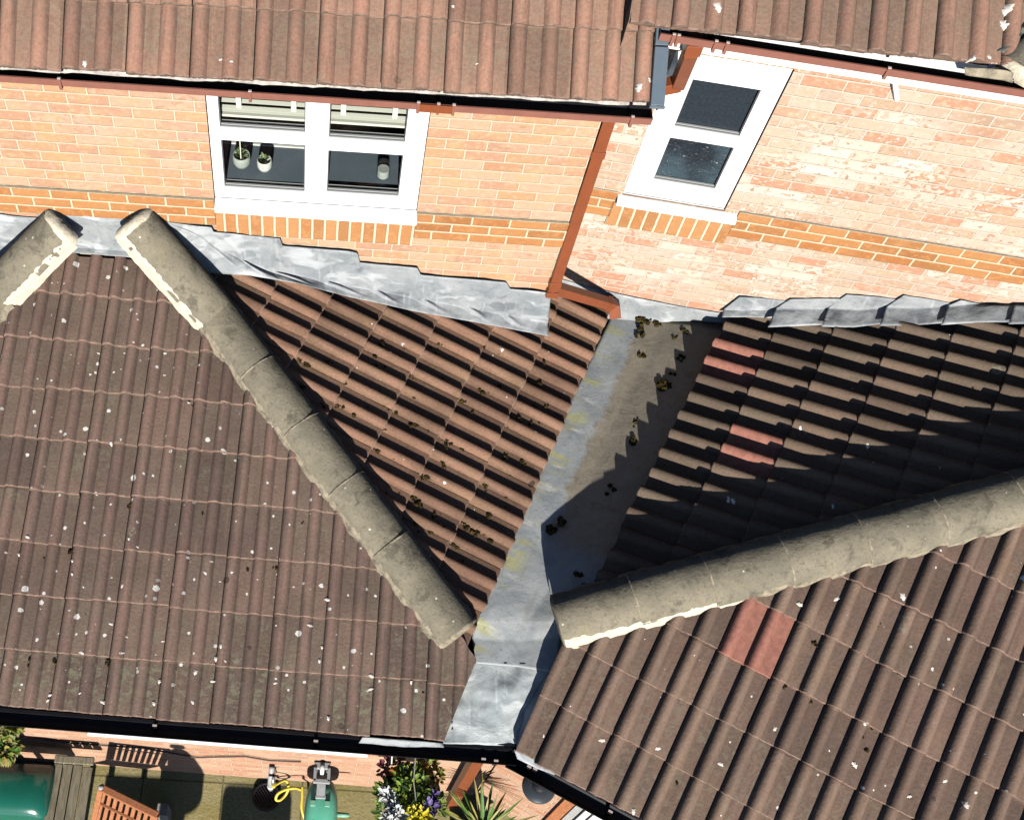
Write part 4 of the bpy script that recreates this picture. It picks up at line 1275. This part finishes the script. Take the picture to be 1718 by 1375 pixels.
mb = MB(); mb.lathe([(0.0, 0.004), (0.052, 0.003), (0.058, -0.004)], Matrix.Translation(RC + V((0.0, -0.112, 0.197))) @ Matrix.Diagonal((1, 0.42, 1, 1)), 24); mb.build('grip_recess', M['dark_iron'], t)
for sx in (-1, 1):
    mb = MB(); mb.tube([RC + V((sx * 0.045, -0.06, 0.196)), RC + V((sx * 0.07, -0.085, 0.196)), RC + V((sx * 0.072, -0.10, 0.194))], 0.005, 6)
    mb.build('casing_rib', M['dark_iron'], t)
br = MB()
br.box(hb.x - 0.055, hb.x + 0.055, hb.y - 0.03, hb.y + 0.025, HZ - 0.14, HZ + 0.035)
br.build('wall_plate', M['grey_pl'], t, bevel=0.01)
br = MB()
for sx in (-1, 1):
    br.bar(V((hb.x + sx * 0.048, hb.y - 0.02, HZ + 0.03)), V((hb.x + sx * 0.048, hb.y - 0.115, HZ + 0.03)), 0.022, 0.03)
br.bar(V((hb.x - 0.059, hb.y - 0.112, HZ + 0.03)), V((hb.x + 0.059, hb.y - 0.112, HZ + 0.03)), 0.03, 0.03)
br.bar(V((hb.x, hb.y - 0.10, HZ + 0.028)), V((hb.x, hb.y - 0.205, HZ + 0.012)), 0.062, 0.02)
br.bar(V((hb.x - 0.036, hb.y - 0.215, HZ + 0.012)), V((hb.x + 0.036, hb.y - 0.215, HZ + 0.012)), 0.022, 0.02)
br.build('bracket', M['grey_pl'], t, bevel=0.004)
br = MB(); br.tube([V((hb.x, hb.y + 0.01, HZ + 0.055)), V((hb.x, hb.y - 0.03, HZ + 0.06)), V((hb.x, hb.y - 0.07, HZ + 0.045))], [0.014, 0.018, 0.012], 12); br.build('pivot_pin', M['white_old'], t, smooth=True)
for sx in (-1, 1):
    MB().box(hb.x + sx * 0.05 - 0.018, hb.x + sx * 0.05 + 0.018, hb.y - 0.275, hb.y - 0.235, HZ - 0.02, HZ + 0.008).build('clip', M['green_lt'], t, bevel=0.004)
MB().tube([RC + V((0.10, 0.02, 0.06)), RC + V((0.165, 0.02, 0.06)), RC + V((0.20, 0.02, 0.06))], [0.018, 0.017, 0.013], 10).build('hose_outlet', M['green_lt'], t, smooth=True)

# tap, yellow hose, waste pipe and drain
tpz = at(460, 1293, WAn, WAn.dot(V((-2.0, -2.45, 0))) - 0.03)
t = thing('garden_tap', 'small brass garden tap with yellow hose fitting on the garden wall', 'tap', tpz)
mb = MB(); mb.tube([tpz + V((0, 0.03, 0)), tpz + V((0, -0.05, 0)), tpz + V((0, -0.075, -0.02)), tpz + V((0.0, -0.078, -0.07))], [0.013, 0.013, 0.013, 0.012], 10); mb.build('spout', M['steel'], t, smooth=True)
mb = MB(); mb.bar(tpz + V((-0.035, -0.04, 0.04)), tpz + V((0.035, -0.04, 0.04)), 0.012, 0.012); mb.bar(tpz + V((0, -0.04, 0.0)), tpz + V((0, -0.04, 0.046)), 0.012, 0.012, V((0, 1, 0))); mb.build('handle', M['dark_iron'], t)
MB().tube([tpz + V((0.0, -0.078, -0.06)), tpz + V((0.0, -0.08, -0.115))], 0.017, 10).build('hose_fitting', M['yellow_h'], t)
hz0 = tpz + V((0.0, -0.08, -0.11))
path = [hz0, atz(478, 1308, hz0.z - 0.05), atz(484, 1318, hz0.z - 0.12), atz(480, 1331, hz0.z - 0.16), atz(470, 1341, hz0.z - 0.17), atz(463, 1340, hz0.z - 0.16), atz(466, 1331, hz0.z - 0.13), atz(478, 1324, hz0.z - 0.09),
        atz(495, 1321, hz0.z - 0.06), atz(505, 1324, hz0.z - 0.05)]
def smooth_path(pts, n=6):
    out = []
    for i in range(len(pts) - 1):
        p0, p1, p2, p3 = pts[max(i - 1, 0)], pts[i], pts[i + 1], pts[min(i + 2, len(pts) - 1)]
        for k in range(n):
            t_ = k / n
            out.append(0.5 * ((2 * p1) + (p2 - p0) * t_ + (2 * p0 - 5 * p1 + 4 * p2 - p3) * t_ * t_ + (3 * p1 - p0 - 3 * p2 + p3) * t_ ** 3))
    return out + [pts[-1]]
h = MB(); h.tube(smooth_path(path), 0.011, 10)
zl = hz0.z - 0.05
path2 = [atz(507, 1318, zl), atz(507, 1335, zl - 0.02), atz(506, 1355, zl - 0.05), atz(512, 1376, zl - 0.10), atz(522, 1400, zl - 0.2)]
h.tube(smooth_path(path2), 0.010, 10)
tag(h.build('garden_hose', M['yellow_h'], smooth=True), 'thin yellow hose looping from the tap to the green hose reel', 'hose')
dg = atz(447, 1336, ZG + 0.01)
t = thing('drain', 'round black drain grating in the paving under the grey waste pipe', 'drain', dg)
DM = Matrix.Translation(dg)
mb = MB(); mb.lathe([(0.105, -0.005), (0.105, 0.016), (0.088, 0.020), (0.088, 0.0)], DM, 32); mb.build('rim', M['dark_iron'], t, smooth=True)
mb = MB()
for k in range(-4, 5):
    hw = math.sqrt(max(0.089 ** 2 - (k * 0.019) ** 2, 0))
    a_ = R(35)
    mb.bar(dg + V((k * 0.019 * math.cos(a_) - hw * math.sin(a_), k * 0.019 * math.sin(a_) + hw * math.cos(a_), 0.012)), dg + V((k * 0.019 * math.cos(a_) + hw * math.sin(a_), k * 0.019 * math.sin(a_) - hw * math.cos(a_), 0.012)), 0.009, 0.008)
mb.lathe([(0.0, 0.002), (0.09, 0.002)], DM, 24)
mb.build('grating', M['dark_iron'], t)
wa, wb_ = at(462, 1306, WAn, WAn.dot(V((-2.0, -2.45, 0))) - 0.06), dg + V((0.03, 0.05, 0.06))
t = thing('waste_pipe', 'short grey waste pipe running down into the drain', 'pipe', V((wb_.x, wb_.y, ZG)))
mb = MB(); mb.tube([V((wb_.x + 0.01, wb_.y + 0.06, wb_.z + 0.42)), wb_ + V((0, 0, 0.20)), wb_ + V((0, 0, 0.0))], 0.021, 14); mb.build('pipe', M['grey_pl'], t, smooth=True)
MB().tube([wb_ + V((0, 0, 0.06)), wb_ + V((0, 0, 0.09))], 0.0255, 14).build('collar', M['white_old'], t, smooth=True)

# cable with clips on the garden wall
cb = MB()
cpts = [ata(px, py, -0.012) for px, py in ((10, 1232), (120, 1246), (240, 1254), (330, 1270), (410, 1268), (452, 1275), (505, 1277))]
cb.tube([WAM @ V((q.x, -0.012, q.z)) for q in cpts], 0.006, 6)
tag(cb.build('wall_cable', M['cable'], smooth=True), 'thin dark cable clipped along the garden wall', 'cable')

# hanging basket
hbk = atz(690, 1330, -2.55)
t = thing('hanging_basket', 'hanging basket overflowing with lime foliage and white, yellow and violet flowers', 'hanging basket', hbk)
mb = MB(); mb.lathe([(0.0, -0.16), (0.10, -0.14), (0.17, -0.07), (0.195, 0.0), (0.18, 0.0), (0.0, -0.02)], Matrix.Translation(hbk), 24); mb.build('bowl', M['soil'], t, smooth=True)
def pk(x, y, z): return atz(x, y, z)
leafy('foliage', [(pk(688, 1312, -2.42), 0.085), (pk(700, 1325, -2.42), 0.085), (pk(680, 1335, -2.44), 0.09), (pk(705, 1345, -2.48), 0.10), (pk(690, 1300, -2.45), 0.06), (pk(660, 1360, -2.52), 0.10), (pk(725, 1355, -2.5), 0.09), (pk(650, 1335, -2.55), 0.08)], 620, 0.045, [M['lf_lime'], M['lf_green'], M['lf_lime'], M['lf_dark']], t, 5)
leafy('purple_leaves', [(pk(650, 1281, -2.5), 0.045), (pk(668, 1278, -2.5), 0.035), (pk(645, 1290, -2.55), 0.04)], 90, 0.04, [M['pt_purple'], M['pt_purple'], M['lf_dark']], t, 6)
leafy('golden_leaves', [(pk(722, 1280, -2.5), 0.05), (pk(712, 1292, -2.5), 0.05), (pk(728, 1298, -2.55), 0.05)], 120, 0.04, [M['lf_gold'], M['lf_gold'], M['pt_orange'], M['lf_lime']], t, 7)
leafy('orange_flowers', [(pk(668, 1294, -2.45), 0.035), (pk(677, 1291, -2.45), 0.03)], 60, 0.035, [M['pt_orange'], M['pt_yellow'], M['pt_orange']], t, 8)
leafy('white_flowers', [(pk(648, 1333, -2.42), 0.025), (pk(655, 1345, -2.42), 0.03), (pk(660, 1358, -2.42), 0.035), (pk(668, 1369, -2.42), 0.05), (pk(655, 1376, -2.42), 0.04)], 150, 0.042, [M['pt_white']], t, 9)
leafy('yellow_flowers', [(pk(692, 1372, -2.42), 0.045), (pk(708, 1366, -2.42), 0.03)], 90, 0.045, [M['pt_yellow']], t, 10)
leafy('violet_flowers', [(pk(720, 1352, -2.42), 0.04), (pk(722, 1336, -2.45), 0.03)], 80, 0.042, [M['pt_violet']], t, 11)
ch = MB(); ch.tube([pk(697, 1270, -1.9), pk(694, 1310, -2.15), pk(699, 1352, -2.45)], 0.004, 6); ch.build('chain', M['steel'], t)
ch = MB(); ch.tube([pk(658, 1262, -1.9), pk(657, 1280, -2.3)], 0.005, 6); ch.build('hanger', M['white_old'], t)
# spiky cordyline
cy = atz(808, 1398, -3.05)
t = thing('cordyline', 'spiky plant with long striped sword leaves at the foot of the wall', 'plant', V((cy.x, cy.y, ZG)))
mb = MB(); rd = random.Random(3)
for k in range(60):
    a = k * 2.399; el = rd.uniform(0.10, 1.25)
    leaf_blade(mb, cy, V((math.cos(a) * math.cos(el), math.sin(a) * math.cos(el), math.sin(el))), rd.uniform(0.24, 0.42), rd.uniform(0.018, 0.028), rd.uniform(0.05, 0.35), rd.choice((0, 0, 1, 2)), 7)
mb.build('sword_leaves', [M['lf_green'], M['lf_pale'], M['lf_gold']], t, fix=False)
mb = MB(); mb.tube([V((cy.x, cy.y, ZG + 0.2)), cy + V((0, 0, 0.03))], [0.05, 0.035], 10); mb.build('stem', M['wood_grey'], t)
mb = MB(); mb.lathe([(0.0, 0), (0.13, 0), (0.17, 0.28), (0.15, 0.28), (0.0, 0.25)], Matrix.Translation(V((cy.x, cy.y, ZG))), 24); mb.build('pot', M['lamp_grey'], t, smooth=True)
# shrub at the left edge
sb = atz(-5, 1225, -2.3)
t = thing('shrub', 'sunlit yellow-green shrub poking up at the left picture edge under the gutter', 'shrub', V((sb.x, sb.y, ZG)))
leafy('foliage', [(atz(2, 1215, -2.2), 0.10), (atz(22, 1212, -2.2), 0.06), (atz(-10, 1245, -2.3), 0.13), (atz(8, 1255, -2.35), 0.08), (atz(-40, 1230, -2.4), 0.2)], 420, 0.05, [M['lf_gold'], M['lf_lime'], M['lf_pale'], M['lf_green']], t, 15)
mb = MB(); mb.tube([V((sb.x, sb.y, ZG)), V((sb.x, sb.y, -2.4))], [0.03, 0.012], 8); mb.build('stem', M['wood_grey'], t)

# green lidded barbecue with wooden side shelf
BZ = -2.86
bc = atz(22, 1320, BZ)
t = thing('barbecue', 'glossy dark green lidded barbecue with a weathered wooden side shelf', 'barbecue', V((bc.x, bc.y, ZG)))
mb = MB()
rows = []
LW, LD, LH = 0.60, 0.44, 0.17
for i in range(15):
    v = i / 14
    row = []
    for k in range(25):
        u_ = -1 + 2 * k / 24; vv = -1 + 2 * v
        ex = (1 - abs(u_) ** 5.0) ** 0.4 * (1 - abs(vv) ** 3.0) ** 0.55
        row.append(bc + V((u_ * LW / 2 - 0.03, vv * LD / 2, -0.16 + LH * max(ex, 0) + 0.02 * (1 - vv * vv))))
    rows.append(row)
mb.grid(rows)
mb.build('lid', M['green_gloss'], t, smooth=True, fix=False)
mb = MB(); mb.box(bc.x - 0.32, bc.x + 0.265, bc.y - 0.21, bc.y + 0.21, BZ - 0.36, BZ - 0.15); mb.build('firebox', M['dark_iron'], t, bevel=0.02)
mb = MB(); mb.box(bc.x - 0.32, bc.x + 0.265, bc.y + 0.20, bc.y + 0.225, BZ - 0.19, BZ - 0.10); mb.build('hinge_rail', M['wood_grey'], t)
ha = [atz(-20, 1364, BZ - 0.05), atz(62, 1367, BZ - 0.05)]
mb = MB(); mb.tube(ha, 0.011, 10); mb.build('handle', M['white_old'], t)
for f in (0.1, 0.9):
    q = ha[0].lerp(ha[1], f); MB().tube([q, q + V((0, 0.05, -0.04))], 0.007, 8).build('handle_stay', M['steel'], t)
for sx in (-0.27, 0.22):
    for sy in (-0.17, 0.17):
        MB().box(bc.x + sx - 0.02, bc.x + sx + 0.02, bc.y + sy - 0.02, bc.y + sy + 0.02, ZG, BZ - 0.36).build('leg', M['wood_grey'], t)
q0 = atz(92, 1266, BZ - 0.06); q1 = atz(160, 1266, BZ - 0.06)
sw = (q1 - q0).x
for k in range(4):
    a = q0.x + sw * (k + 0.04) / 4; b = q0.x + sw * (k + 0.93) / 4
    mb = MB(); ln = 0.47
    ys = q0.y - (0.0 if k < 3 else 0.012)
    mb.box(a, b, ys - ln, ys - 0.055, BZ - 0.085, BZ - 0.062)
    mb.build('shelf_slat', M['wood_grey'], t, bevel=0.003)
mb = MB(); mb.box(q0.x, q0.x + sw * 0.985, q0.y - 0.053, q0.y + 0.005, BZ - 0.088, BZ - 0.060); mb.build('shelf_rail', M['wood_grey'], t, bevel=0.008)
mb = MB(); mb.box(q0.x - 0.01, q0.x + sw * 0.96, q0.y - 0.54, q0.y - 0.473, BZ - 0.085, BZ - 0.055); mb.build('front_board', M['wood_pale'], t, bevel=0.004)

# slatted wooden chair
ca, cbb = atz(170, 1321, -2.84), atz(262, 1366, -2.84)
t = thing('garden_chair', 'red-brown slatted wooden garden chair beside the barbecue shelf', 'chair', V(((ca.x + cbb.x) / 2, (ca.y + cbb.y) / 2 - 0.2, ZG)))
cdv = (cbb - ca).normalized(); cn = V((cdv.y, -cdv.x, 0))
if cn.y > 0: cn = -cn
MB().bar(ca - cdv * 0.01, cbb + cdv * 0.01, 0.05, 0.04).build('top_rail', M['wood_red'], t, bevel=0.006)
dn = (cn * 0.26 + V((0, 0, -0.40)))
for k in range(9):
    q = ca.lerp(cbb, (k + 0.5) / 9)
    MB().bar(q + V((0, 0, -0.02)), q + dn, 0.026, 0.012, cn).build('back_slat', M['wood_red'], t)
for f in (0.5, ):
    MB().bar(ca + dn * 0.30, cbb + dn * 0.30, 0.022, 0.016, cn).build('cross_rail', M['wood_red'], t)
for q in (ca, cbb):
    MB().bar(q, q + dn * 1.05, 0.038, 0.03, cn).build('back_post', M['wood_red'], t, bevel=0.004)
MB().tube([ca + V((0, 0, 0.012)), ca + V((0, 0, 0.03))], [0.022, 0.016], 10).build('bolt_cap', M['grey_pl'], t, smooth=True)
sc0, sc1 = ca + dn * 1.02, cbb + dn * 1.02
for k in range(7):
    o = cn * (0.03 + k * 0.058)
    MB().bar(sc0 + o, sc1 + o, 0.045, 0.016).build('seat_slat', M['wood_red'], t)
for q in (sc0, sc1):
    for o in (0.0, 0.40):
        MB().bar(V((q.x, q.y, ZG)) + cn * o, q + cn * o, 0.035, 0.035, cn).build('leg', M['wood_red'], t)
MB().box(*(lambda p_: (p_.x - 0.03, p_.x + 0.05, p_.y - 0.06, p_.y + 0.02))(atz(277, 1366, ZG)), ZG, ZG + 0.3).build('foot_block', M['wood_pale'], t)

# ------------------------------------------------------------------ moss tufts caught in the tiles and the valley
rdm = random.Random(11)
def valley_z(px, py):
    def xi(tab):
        for (ax_, ay_), (bx_, by_) in zip(tab[:-1], tab[1:]):
            if py <= by_: return lerp(ax_, bx_, (py - ay_) / (by_ - ay_))
        return tab[-1][0]
    mx_, rx_ = xi([(1120, 530), (1035, 700), (975, 850), (890, 1040)]), xi([(1232, 545), (1137, 720), (1052, 905), (948, 1042)])
    return lerp(-1.14, -1.03, min(max((px - mx_) / (rx_ - mx_), 0), 1)) + 0.004
ms = MB()
def tuft(p, r_, nrm):
    for q in range(rdm.randint(3, 6)):
        c = p + V((rdm.uniform(-1, 1), rdm.uniform(-1, 1), 0)) * r_ * 0.9
        rr = r_ * rdm.uniform(0.35, 0.8)
        vs, fs = [], []
        nu, nv = 7, 4
        for j in range(nv + 1):
            th = math.pi / 2 * j / nv
            for k in range(nu):
                a = 2 * math.pi * k / nu
                d = rr * (1 + rdm.uniform(-.35, .35))
                vs.append(c + V((math.cos(a) * math.cos(th) * d, math.sin(a) * math.cos(th) * d, math.sin(th) * d * 0.8 - 0.004)))
        for j in range(nv):
            for k in range(nu):
                fs.append((j * nu + k, j * nu + (k + 1) % nu, (j + 1) * nu + (k + 1) % nu, (j + 1) * nu + k))
        ms.add(vs, fs, rdm.choice((0, 0, 1)))
z5 = lambda x, y: (560 + x / 2.863, 440 + y / 2.863)
z7 = lambda x, y: (x / 2.863, 895 + y / 2.863)
z9 = lambda x, y: (1118 + x / 2.863, 895 + y / 2.863)
z6 = lambda x, y: (1118 + x / 2.863, 440 + y / 2.863)
for x_, y_ in [(150,390),(225,430),(480,440),(775,615),(930,585),(1040,545),(940,690),(1045,760),(35,680),(60,690),(95,725),(90,820),(245,800),(270,800),(300,810),(205,895),(280,930),(370,620),(400,640),(620,655),(580,735),(545,850),(625,875),(520,960),(530,985),(400,1010),(440,1025),(470,1035),(385,1140),(400,1150),(725,1070),(760,950),(800,985),(830,1125),(890,1170),(750,1215),(640,1270),(680,1290),(720,1300),(750,1330),(815,1350),(490,1295),(470,1290),(590,1365),(800,860),(250,700),(150,720),(330,700),(460,790),(560,870),(700,900)]:
    tuft(PAR.at(*z5(x_, y_), 0.020), rdm.uniform(0.010, 0.024), PAR.nn)
for x_, y_ in [(505, 603), (515, 612), (525, 650), (540, 680)]: tuft(PAR.at(x_, y_, 0.02), 0.018, PAR.nn)
for x_, y_ in [(1470,265),(1490,275),(1520,270),(1540,290),(1560,300),(1475,310),(1470,350),(1640,360),(1690,330),(1480,440),(1665,450),(1670,470),(1625,540),(1580,585),(1570,600),(1600,590),(1450,760),(1445,780),(1445,855),(1325,1075),(1330,1095),(1090,1245),(1045,1285),(1180,1505),(1195,1560)]:
    tuft(atz(*z5(x_, y_), valley_z(*z5(x_, y_))), rdm.uniform(0.018, 0.030), V((0, 0, 1)))
for x_, y_ in [(345,80),(375,90),(210,118),(330,340),(460,365),(590,380),(50,550),(55,590),(155,600),(140,630),(270,610),(515,620),(645,755),(820,505),(825,540),(980,305),(1190,178),(1320,165),(565,235),(620,-130),(1250,-90),(970,-100)]:
    tuft(PA.at(*z7(x_, y_), 0.012), rdm.uniform(0.009, 0.018), PA.nn)
for x_, y_ in [(940,970),(960,1035),(1020,435),(715,530),(1090,310),(460,1328),(50,1195),(985,935),(1115,665),(570,735),(690,800)]:
    tuft(PBF.at(*z9(x_, y_), 0.015), rdm.uniform(0.008, 0.014), PBF.nn)
for x_, y_ in [(800,425),(830,430),(545,765),(560,775),(820,640),(350,520),(330,515),(90,1050),(190,870),(1045,700),(1480,590),(680,910),(790,835)]:
    tuft(PBL.at(*z6(x_, y_), 0.02), rdm.uniform(0.010, 0.018), PBL.nn)
for k_ in range(190):
    # clumps lodge on the shaded side of the rolls, mostly low on the slope
    q = PAR.M @ V((-1.9 + 1.9 * rdm.random() ** 0.8 + 0.0, 0.12 + 1.5 * rdm.random(), 0.022))
    xx_ = PAR.loc(q).x
    if q.y < -0.25 and (q - hipA0).dot(V((0.72, 0.70, 0))) > 0.22: tuft(q, rdm.uniform(0.005, 0.016), PAR.nn)
for k_ in range(60):
    q = PA.M @ V((-3.4 + 3.0 * rdm.random(), 0.05 + 2.0 * rdm.random() ** 1.4, 0.010))
    if (q - hipA0).dot(V((0.72, 0.70, 0))) < -0.2: tuft(q, rdm.uniform(0.003, 0.009), PA.nn)
M['moss_y'] = noisy('moss_dry', (0.10, 0.075, 0.024), (0.03, 0.022, 0.010), 80, 1.0, bump=1.0, spec=0.05)
tag(ms.build('moss', [M['moss'], M['moss_y']], fix=False), None, None, kind='stuff')

# ------------------------------------------------------------------ mortared hip and moss at the far right eaves
rp0, rp1 = PUR.at(1704, 118, 0.02), PUR.at(1786, 36, 0.02)
axR, sdR, upR = ridge(rp0, rp1, [0, (rp1 - rp0).length], house_r, 0.20, 0.09, sink=0.02)
bedding(rp0, rp1, -sdR, upR, 0.10, 0.035, 0.05, house_r, M['mortar'], n=40, seed=31.0)
mortar_cap(rp0, axR, sdR, upR, house_r, M['mortar'], 0.20, 0.08, 0.03)
lead_sheet('mortar_patch', [[PUR.at(1618, 112, 0.055), PUR.at(1660, 116, 0.06), PUR.at(1700, 122, 0.06)], [PUR.at(1620, 125, 0.03), PUR.at(1662, 132, 0.03), PUR.at(1700, 138, 0.03)]], house_r, M['mortar_old'], nu=20, nv=5, amp=0.012, seed=71)

# ------------------------------------------------------------------ unseen shadow casters, added in front of the wall below the view
def sunward(P, h):
    """ground position whose top at height h throws its shadow on P"""
    k = (ZG + h - P.z) / sdir.z
    return V((P.x + sdir.x * k, P.y + sdir.y * k, ZG))
a0, a1 = atz(178, 1300, ZG), atz(318, 1300, ZG)
th = 0.74
c = sunward((a0 + a1) / 2, th)
t = thing('shadow_table', 'unseen slatted garden table added to cast the shadow by the chair', 'table', c)  # unseen table, added to shade the paving
wd = (a1 - a0).x
for k in range(7):
    MB().box(c.x - wd / 2, c.x + wd / 2, c.y - 0.95 + k * 0.135, c.y - 0.95 + k * 0.135 + 0.133, ZG + th - 0.03, ZG + th).build('top_board', M['wood_grey'], t)
for sx in (-1, 1):
    for sy in (-0.9, -0.06):
        MB().box(c.x + sx * (wd / 2 - 0.06) - 0.03, c.x + sx * (wd / 2 - 0.06) + 0.03, c.y + sy - 0.03, c.y + sy + 0.03, ZG, ZG + th - 0.031).build('leg', M['wood_grey'], t)
pw = WAM @ V((ata(296, 1248).x, 0, ata(296, 1248).z))
hp = 1.62
c2 = sunward(pw, hp)
t = thing('shadow_parasol', 'unseen closed umbrella on a pole, added to cast the shadow on the wall', 'shadow_parasol', c2)  # unseen umbrella shape, added to throw the head-like shadow on the wall
mb = MB(); mb.lathe([(0.0, 1.62), (0.05, 1.60), (0.055, 1.53), (0.03, 1.50), (0.06, 1.44), (0.10, 1.25), (0.13, 0.95), (0.14, 0.72), (0.10, 0.70), (0.0, 0.71)], Matrix.Translation(c2), 16); mb.build('canopy', M['lf_dark'], t, smooth=True)
mb = MB(); mb.lathe([(0.02, 0.0), (0.02, 0.72)], Matrix.Translation(c2), 12); mb.build('pole', M['wood_red'], t)
mb = MB(); mb.lathe([(0.0, 0.06), (0.2, 0.05), (0.22, 0.0)], Matrix.Translation(c2), 20); mb.build('base', M['dark_iron'], t)
b0_, b1_ = atz(376, 1306, ZG), atz(492, 1310, ZG)
hb_ = 0.95
c3 = sunward((b0_ + b1_) / 2, hb_)
t = thing('shadow_bin', 'unseen upright bin with rounded lid, added to cast a shadow on the paving', 'bin', c3)  # unseen bin, added to throw the rounded paving shadow
bw2 = (b1_ - b0_).x
mb = MB(); mb.box(c3.x - bw2 / 2 + 0.02, c3.x + bw2 / 2 - 0.02, c3.y - 0.5, c3.y - 0.02, ZG, ZG + hb_ - 0.08); mb.build('body', M['lamp_grey'], t, bevel=0.03)
mb = MB(); mb.box(c3.x - bw2 / 2, c3.x + bw2 / 2, c3.y - 0.52, c3.y, ZG + hb_ - 0.079, ZG + hb_); mb.build('lid', M['lamp_grey'], t, bevel=0.06)

# ------------------------------------------------------------------ larger lichen crusts and droppings on single tiles
M['lichen'] = noisy('white_lichen', (0.72, 0.67, 0.60), (0.55, 0.49, 0.42), 70, 0.95)
rl = random.Random(5)
PHASES = {id(PA): (phase_of(PA, 572.8, 943.9) - 0.066, 0.036, 0.026), id(PBL): (pBL, 0.037, 0.024), id(PBF): (pBF, 0.044, 0.026),
          id(PUL): (phase_of(PUL, 106.5, 113.5) - 0.003, 0.030, 0.026), id(PUR): (phase_of(PUR, 1040 + 940 / 8.59, 390 / 8.59) - 0.070, 0.034, 0.026)}
def tile_top(P, x, y):
    ph, H, lf = PHASES[id(P)]
    k = P.w / 0.15
    a = ((x - ph) % P.w) / k
    h = 0.0
    for (a0_, h0_), (a1_, h1_) in zip(PROF[:-1], PROF[1:]):
        if a0_ <= a <= a1_: h = lerp(h0_, h1_, (a - a0_) / (a1_ - a0_))
    return h * H * k + lf * k * (1.0 - (y % P.g) / P.g) + 0.004
def crust(P, px, py, rad, parent, off):
    q = P.loc(P.at(px, py, off))
    q = P.loc(P.at(px, py, tile_top(P, q.x, q.y)))
    c = P.M @ V((q.x, q.y, tile_top(P, q.x, q.y)))
    n = 18; ph = rl.uniform(0, 6)
    rim, rim2 = [], []
    for k in range(n):
        a = 2 * math.pi * k / n
        rr = rad * (0.72 + 0.22 * math.sin(2 * a + ph) + 0.14 * math.sin(5 * a + 2 * ph) + rl.uniform(-.10, .10))
        d = P.e1 * math.cos(a) + P.e2 * math.sin(a)
        for ring, f_, up_ in ((rim, 1.0, -0.006), (rim2, 0.82, 0.0)):
            w_ = P.loc(c + d * rr * f_)
            ring.append(P.M @ V((w_.x, w_.y, tile_top(P, w_.x, w_.y) + up_)))
    mb = MB(); mb.add(rim + rim2 + [c + P.nn * 0.001], [(k, (k + 1) % n, n + (k + 1) % n, n + k) for k in range(n)] + [(n + k, n + (k + 1) % n, 2 * n) for k in range(n)])
    mb.build('lichen_crust', M['lichen'], parent, smooth=True, fix=False)
for px, py, r_ in ((1205, 12, 0.030), (1690, 15, 0.032), (1683, 41, 0.028), (1636, 95, 0.018), (1660, 96, 0.016), (1668, 108, 0.018)): crust(PUR, px, py, r_, house_r, 0.016)
for px, py, r_ in ((142, 107, 0.020), (370, 100, 0.010), (388, 103, 0.010), (1073, 146, 0.022), (1090, 134, 0.014), (800, 107, 0.008), (760, 10, 0.010)): crust(PUL, px, py, r_, house_l, 0.018)
for px, py, r_ in ((1515, 1000, 0.028), (1404, 1004, 0.022), (1342, 1013, 0.022), (1434, 1282, 0.022), (1300, 1222, 0.018), (1585, 1309, 0.018), (1526, 1335, 0.016), (1621, 1349, 0.026), (1010, 1241, 0.022), (1063, 1360, 0.02), (1104, 1255, 0.02), (1209, 1281, 0.02)): crust(PBF, px, py, r_, ext_r, 0.014)
for px, py, r_ in ((1222, 840, 0.018), (1230, 838, 0.018), (1398, 843, 0.02), (1456, 743, 0.016), (1343, 713, 0.014), (1595, 562, 0.014)): crust(PBL, px, py, r_, ext_r, 0.024)
for px, py, r_ in ((32, 930, .018), (37, 984, .022), (36, 967, .016), (46, 900, .018), (121, 940, .016), (121, 962, .014), (205, 982, .018), (216, 903, .014), (165, 592, .014), (333, 642, .012), (186, 743, .018), (344, 960, .018), (369, 975, .010), (549, 1005, .022), (520, 1048, .020), (186, 1046, .018), (137, 1094, .022), (204, 1094, .018), (370, 1083, .020), (362, 1104, .020), (378, 1108, .012), (328, 1127, .022), (357, 1142, .020), (267, 1142, .018), (172, 1177, .020), (258, 1179, .018), (84, 1165, .016), (80, 1174, .014), (323, 1177, .018), (462, 1145, .016), (540, 1085, .014), (536, 1108, .016), (463, 1048, .010), (551, 1204, .018), (623, 1133, .020), (622, 1155, .020), (690, 1145, .014), (273, 1075, .014), (134, 1162, .016), (48, 442, .012)): crust(PA, px, py, r_ * 0.9, ext_l, 0.010)
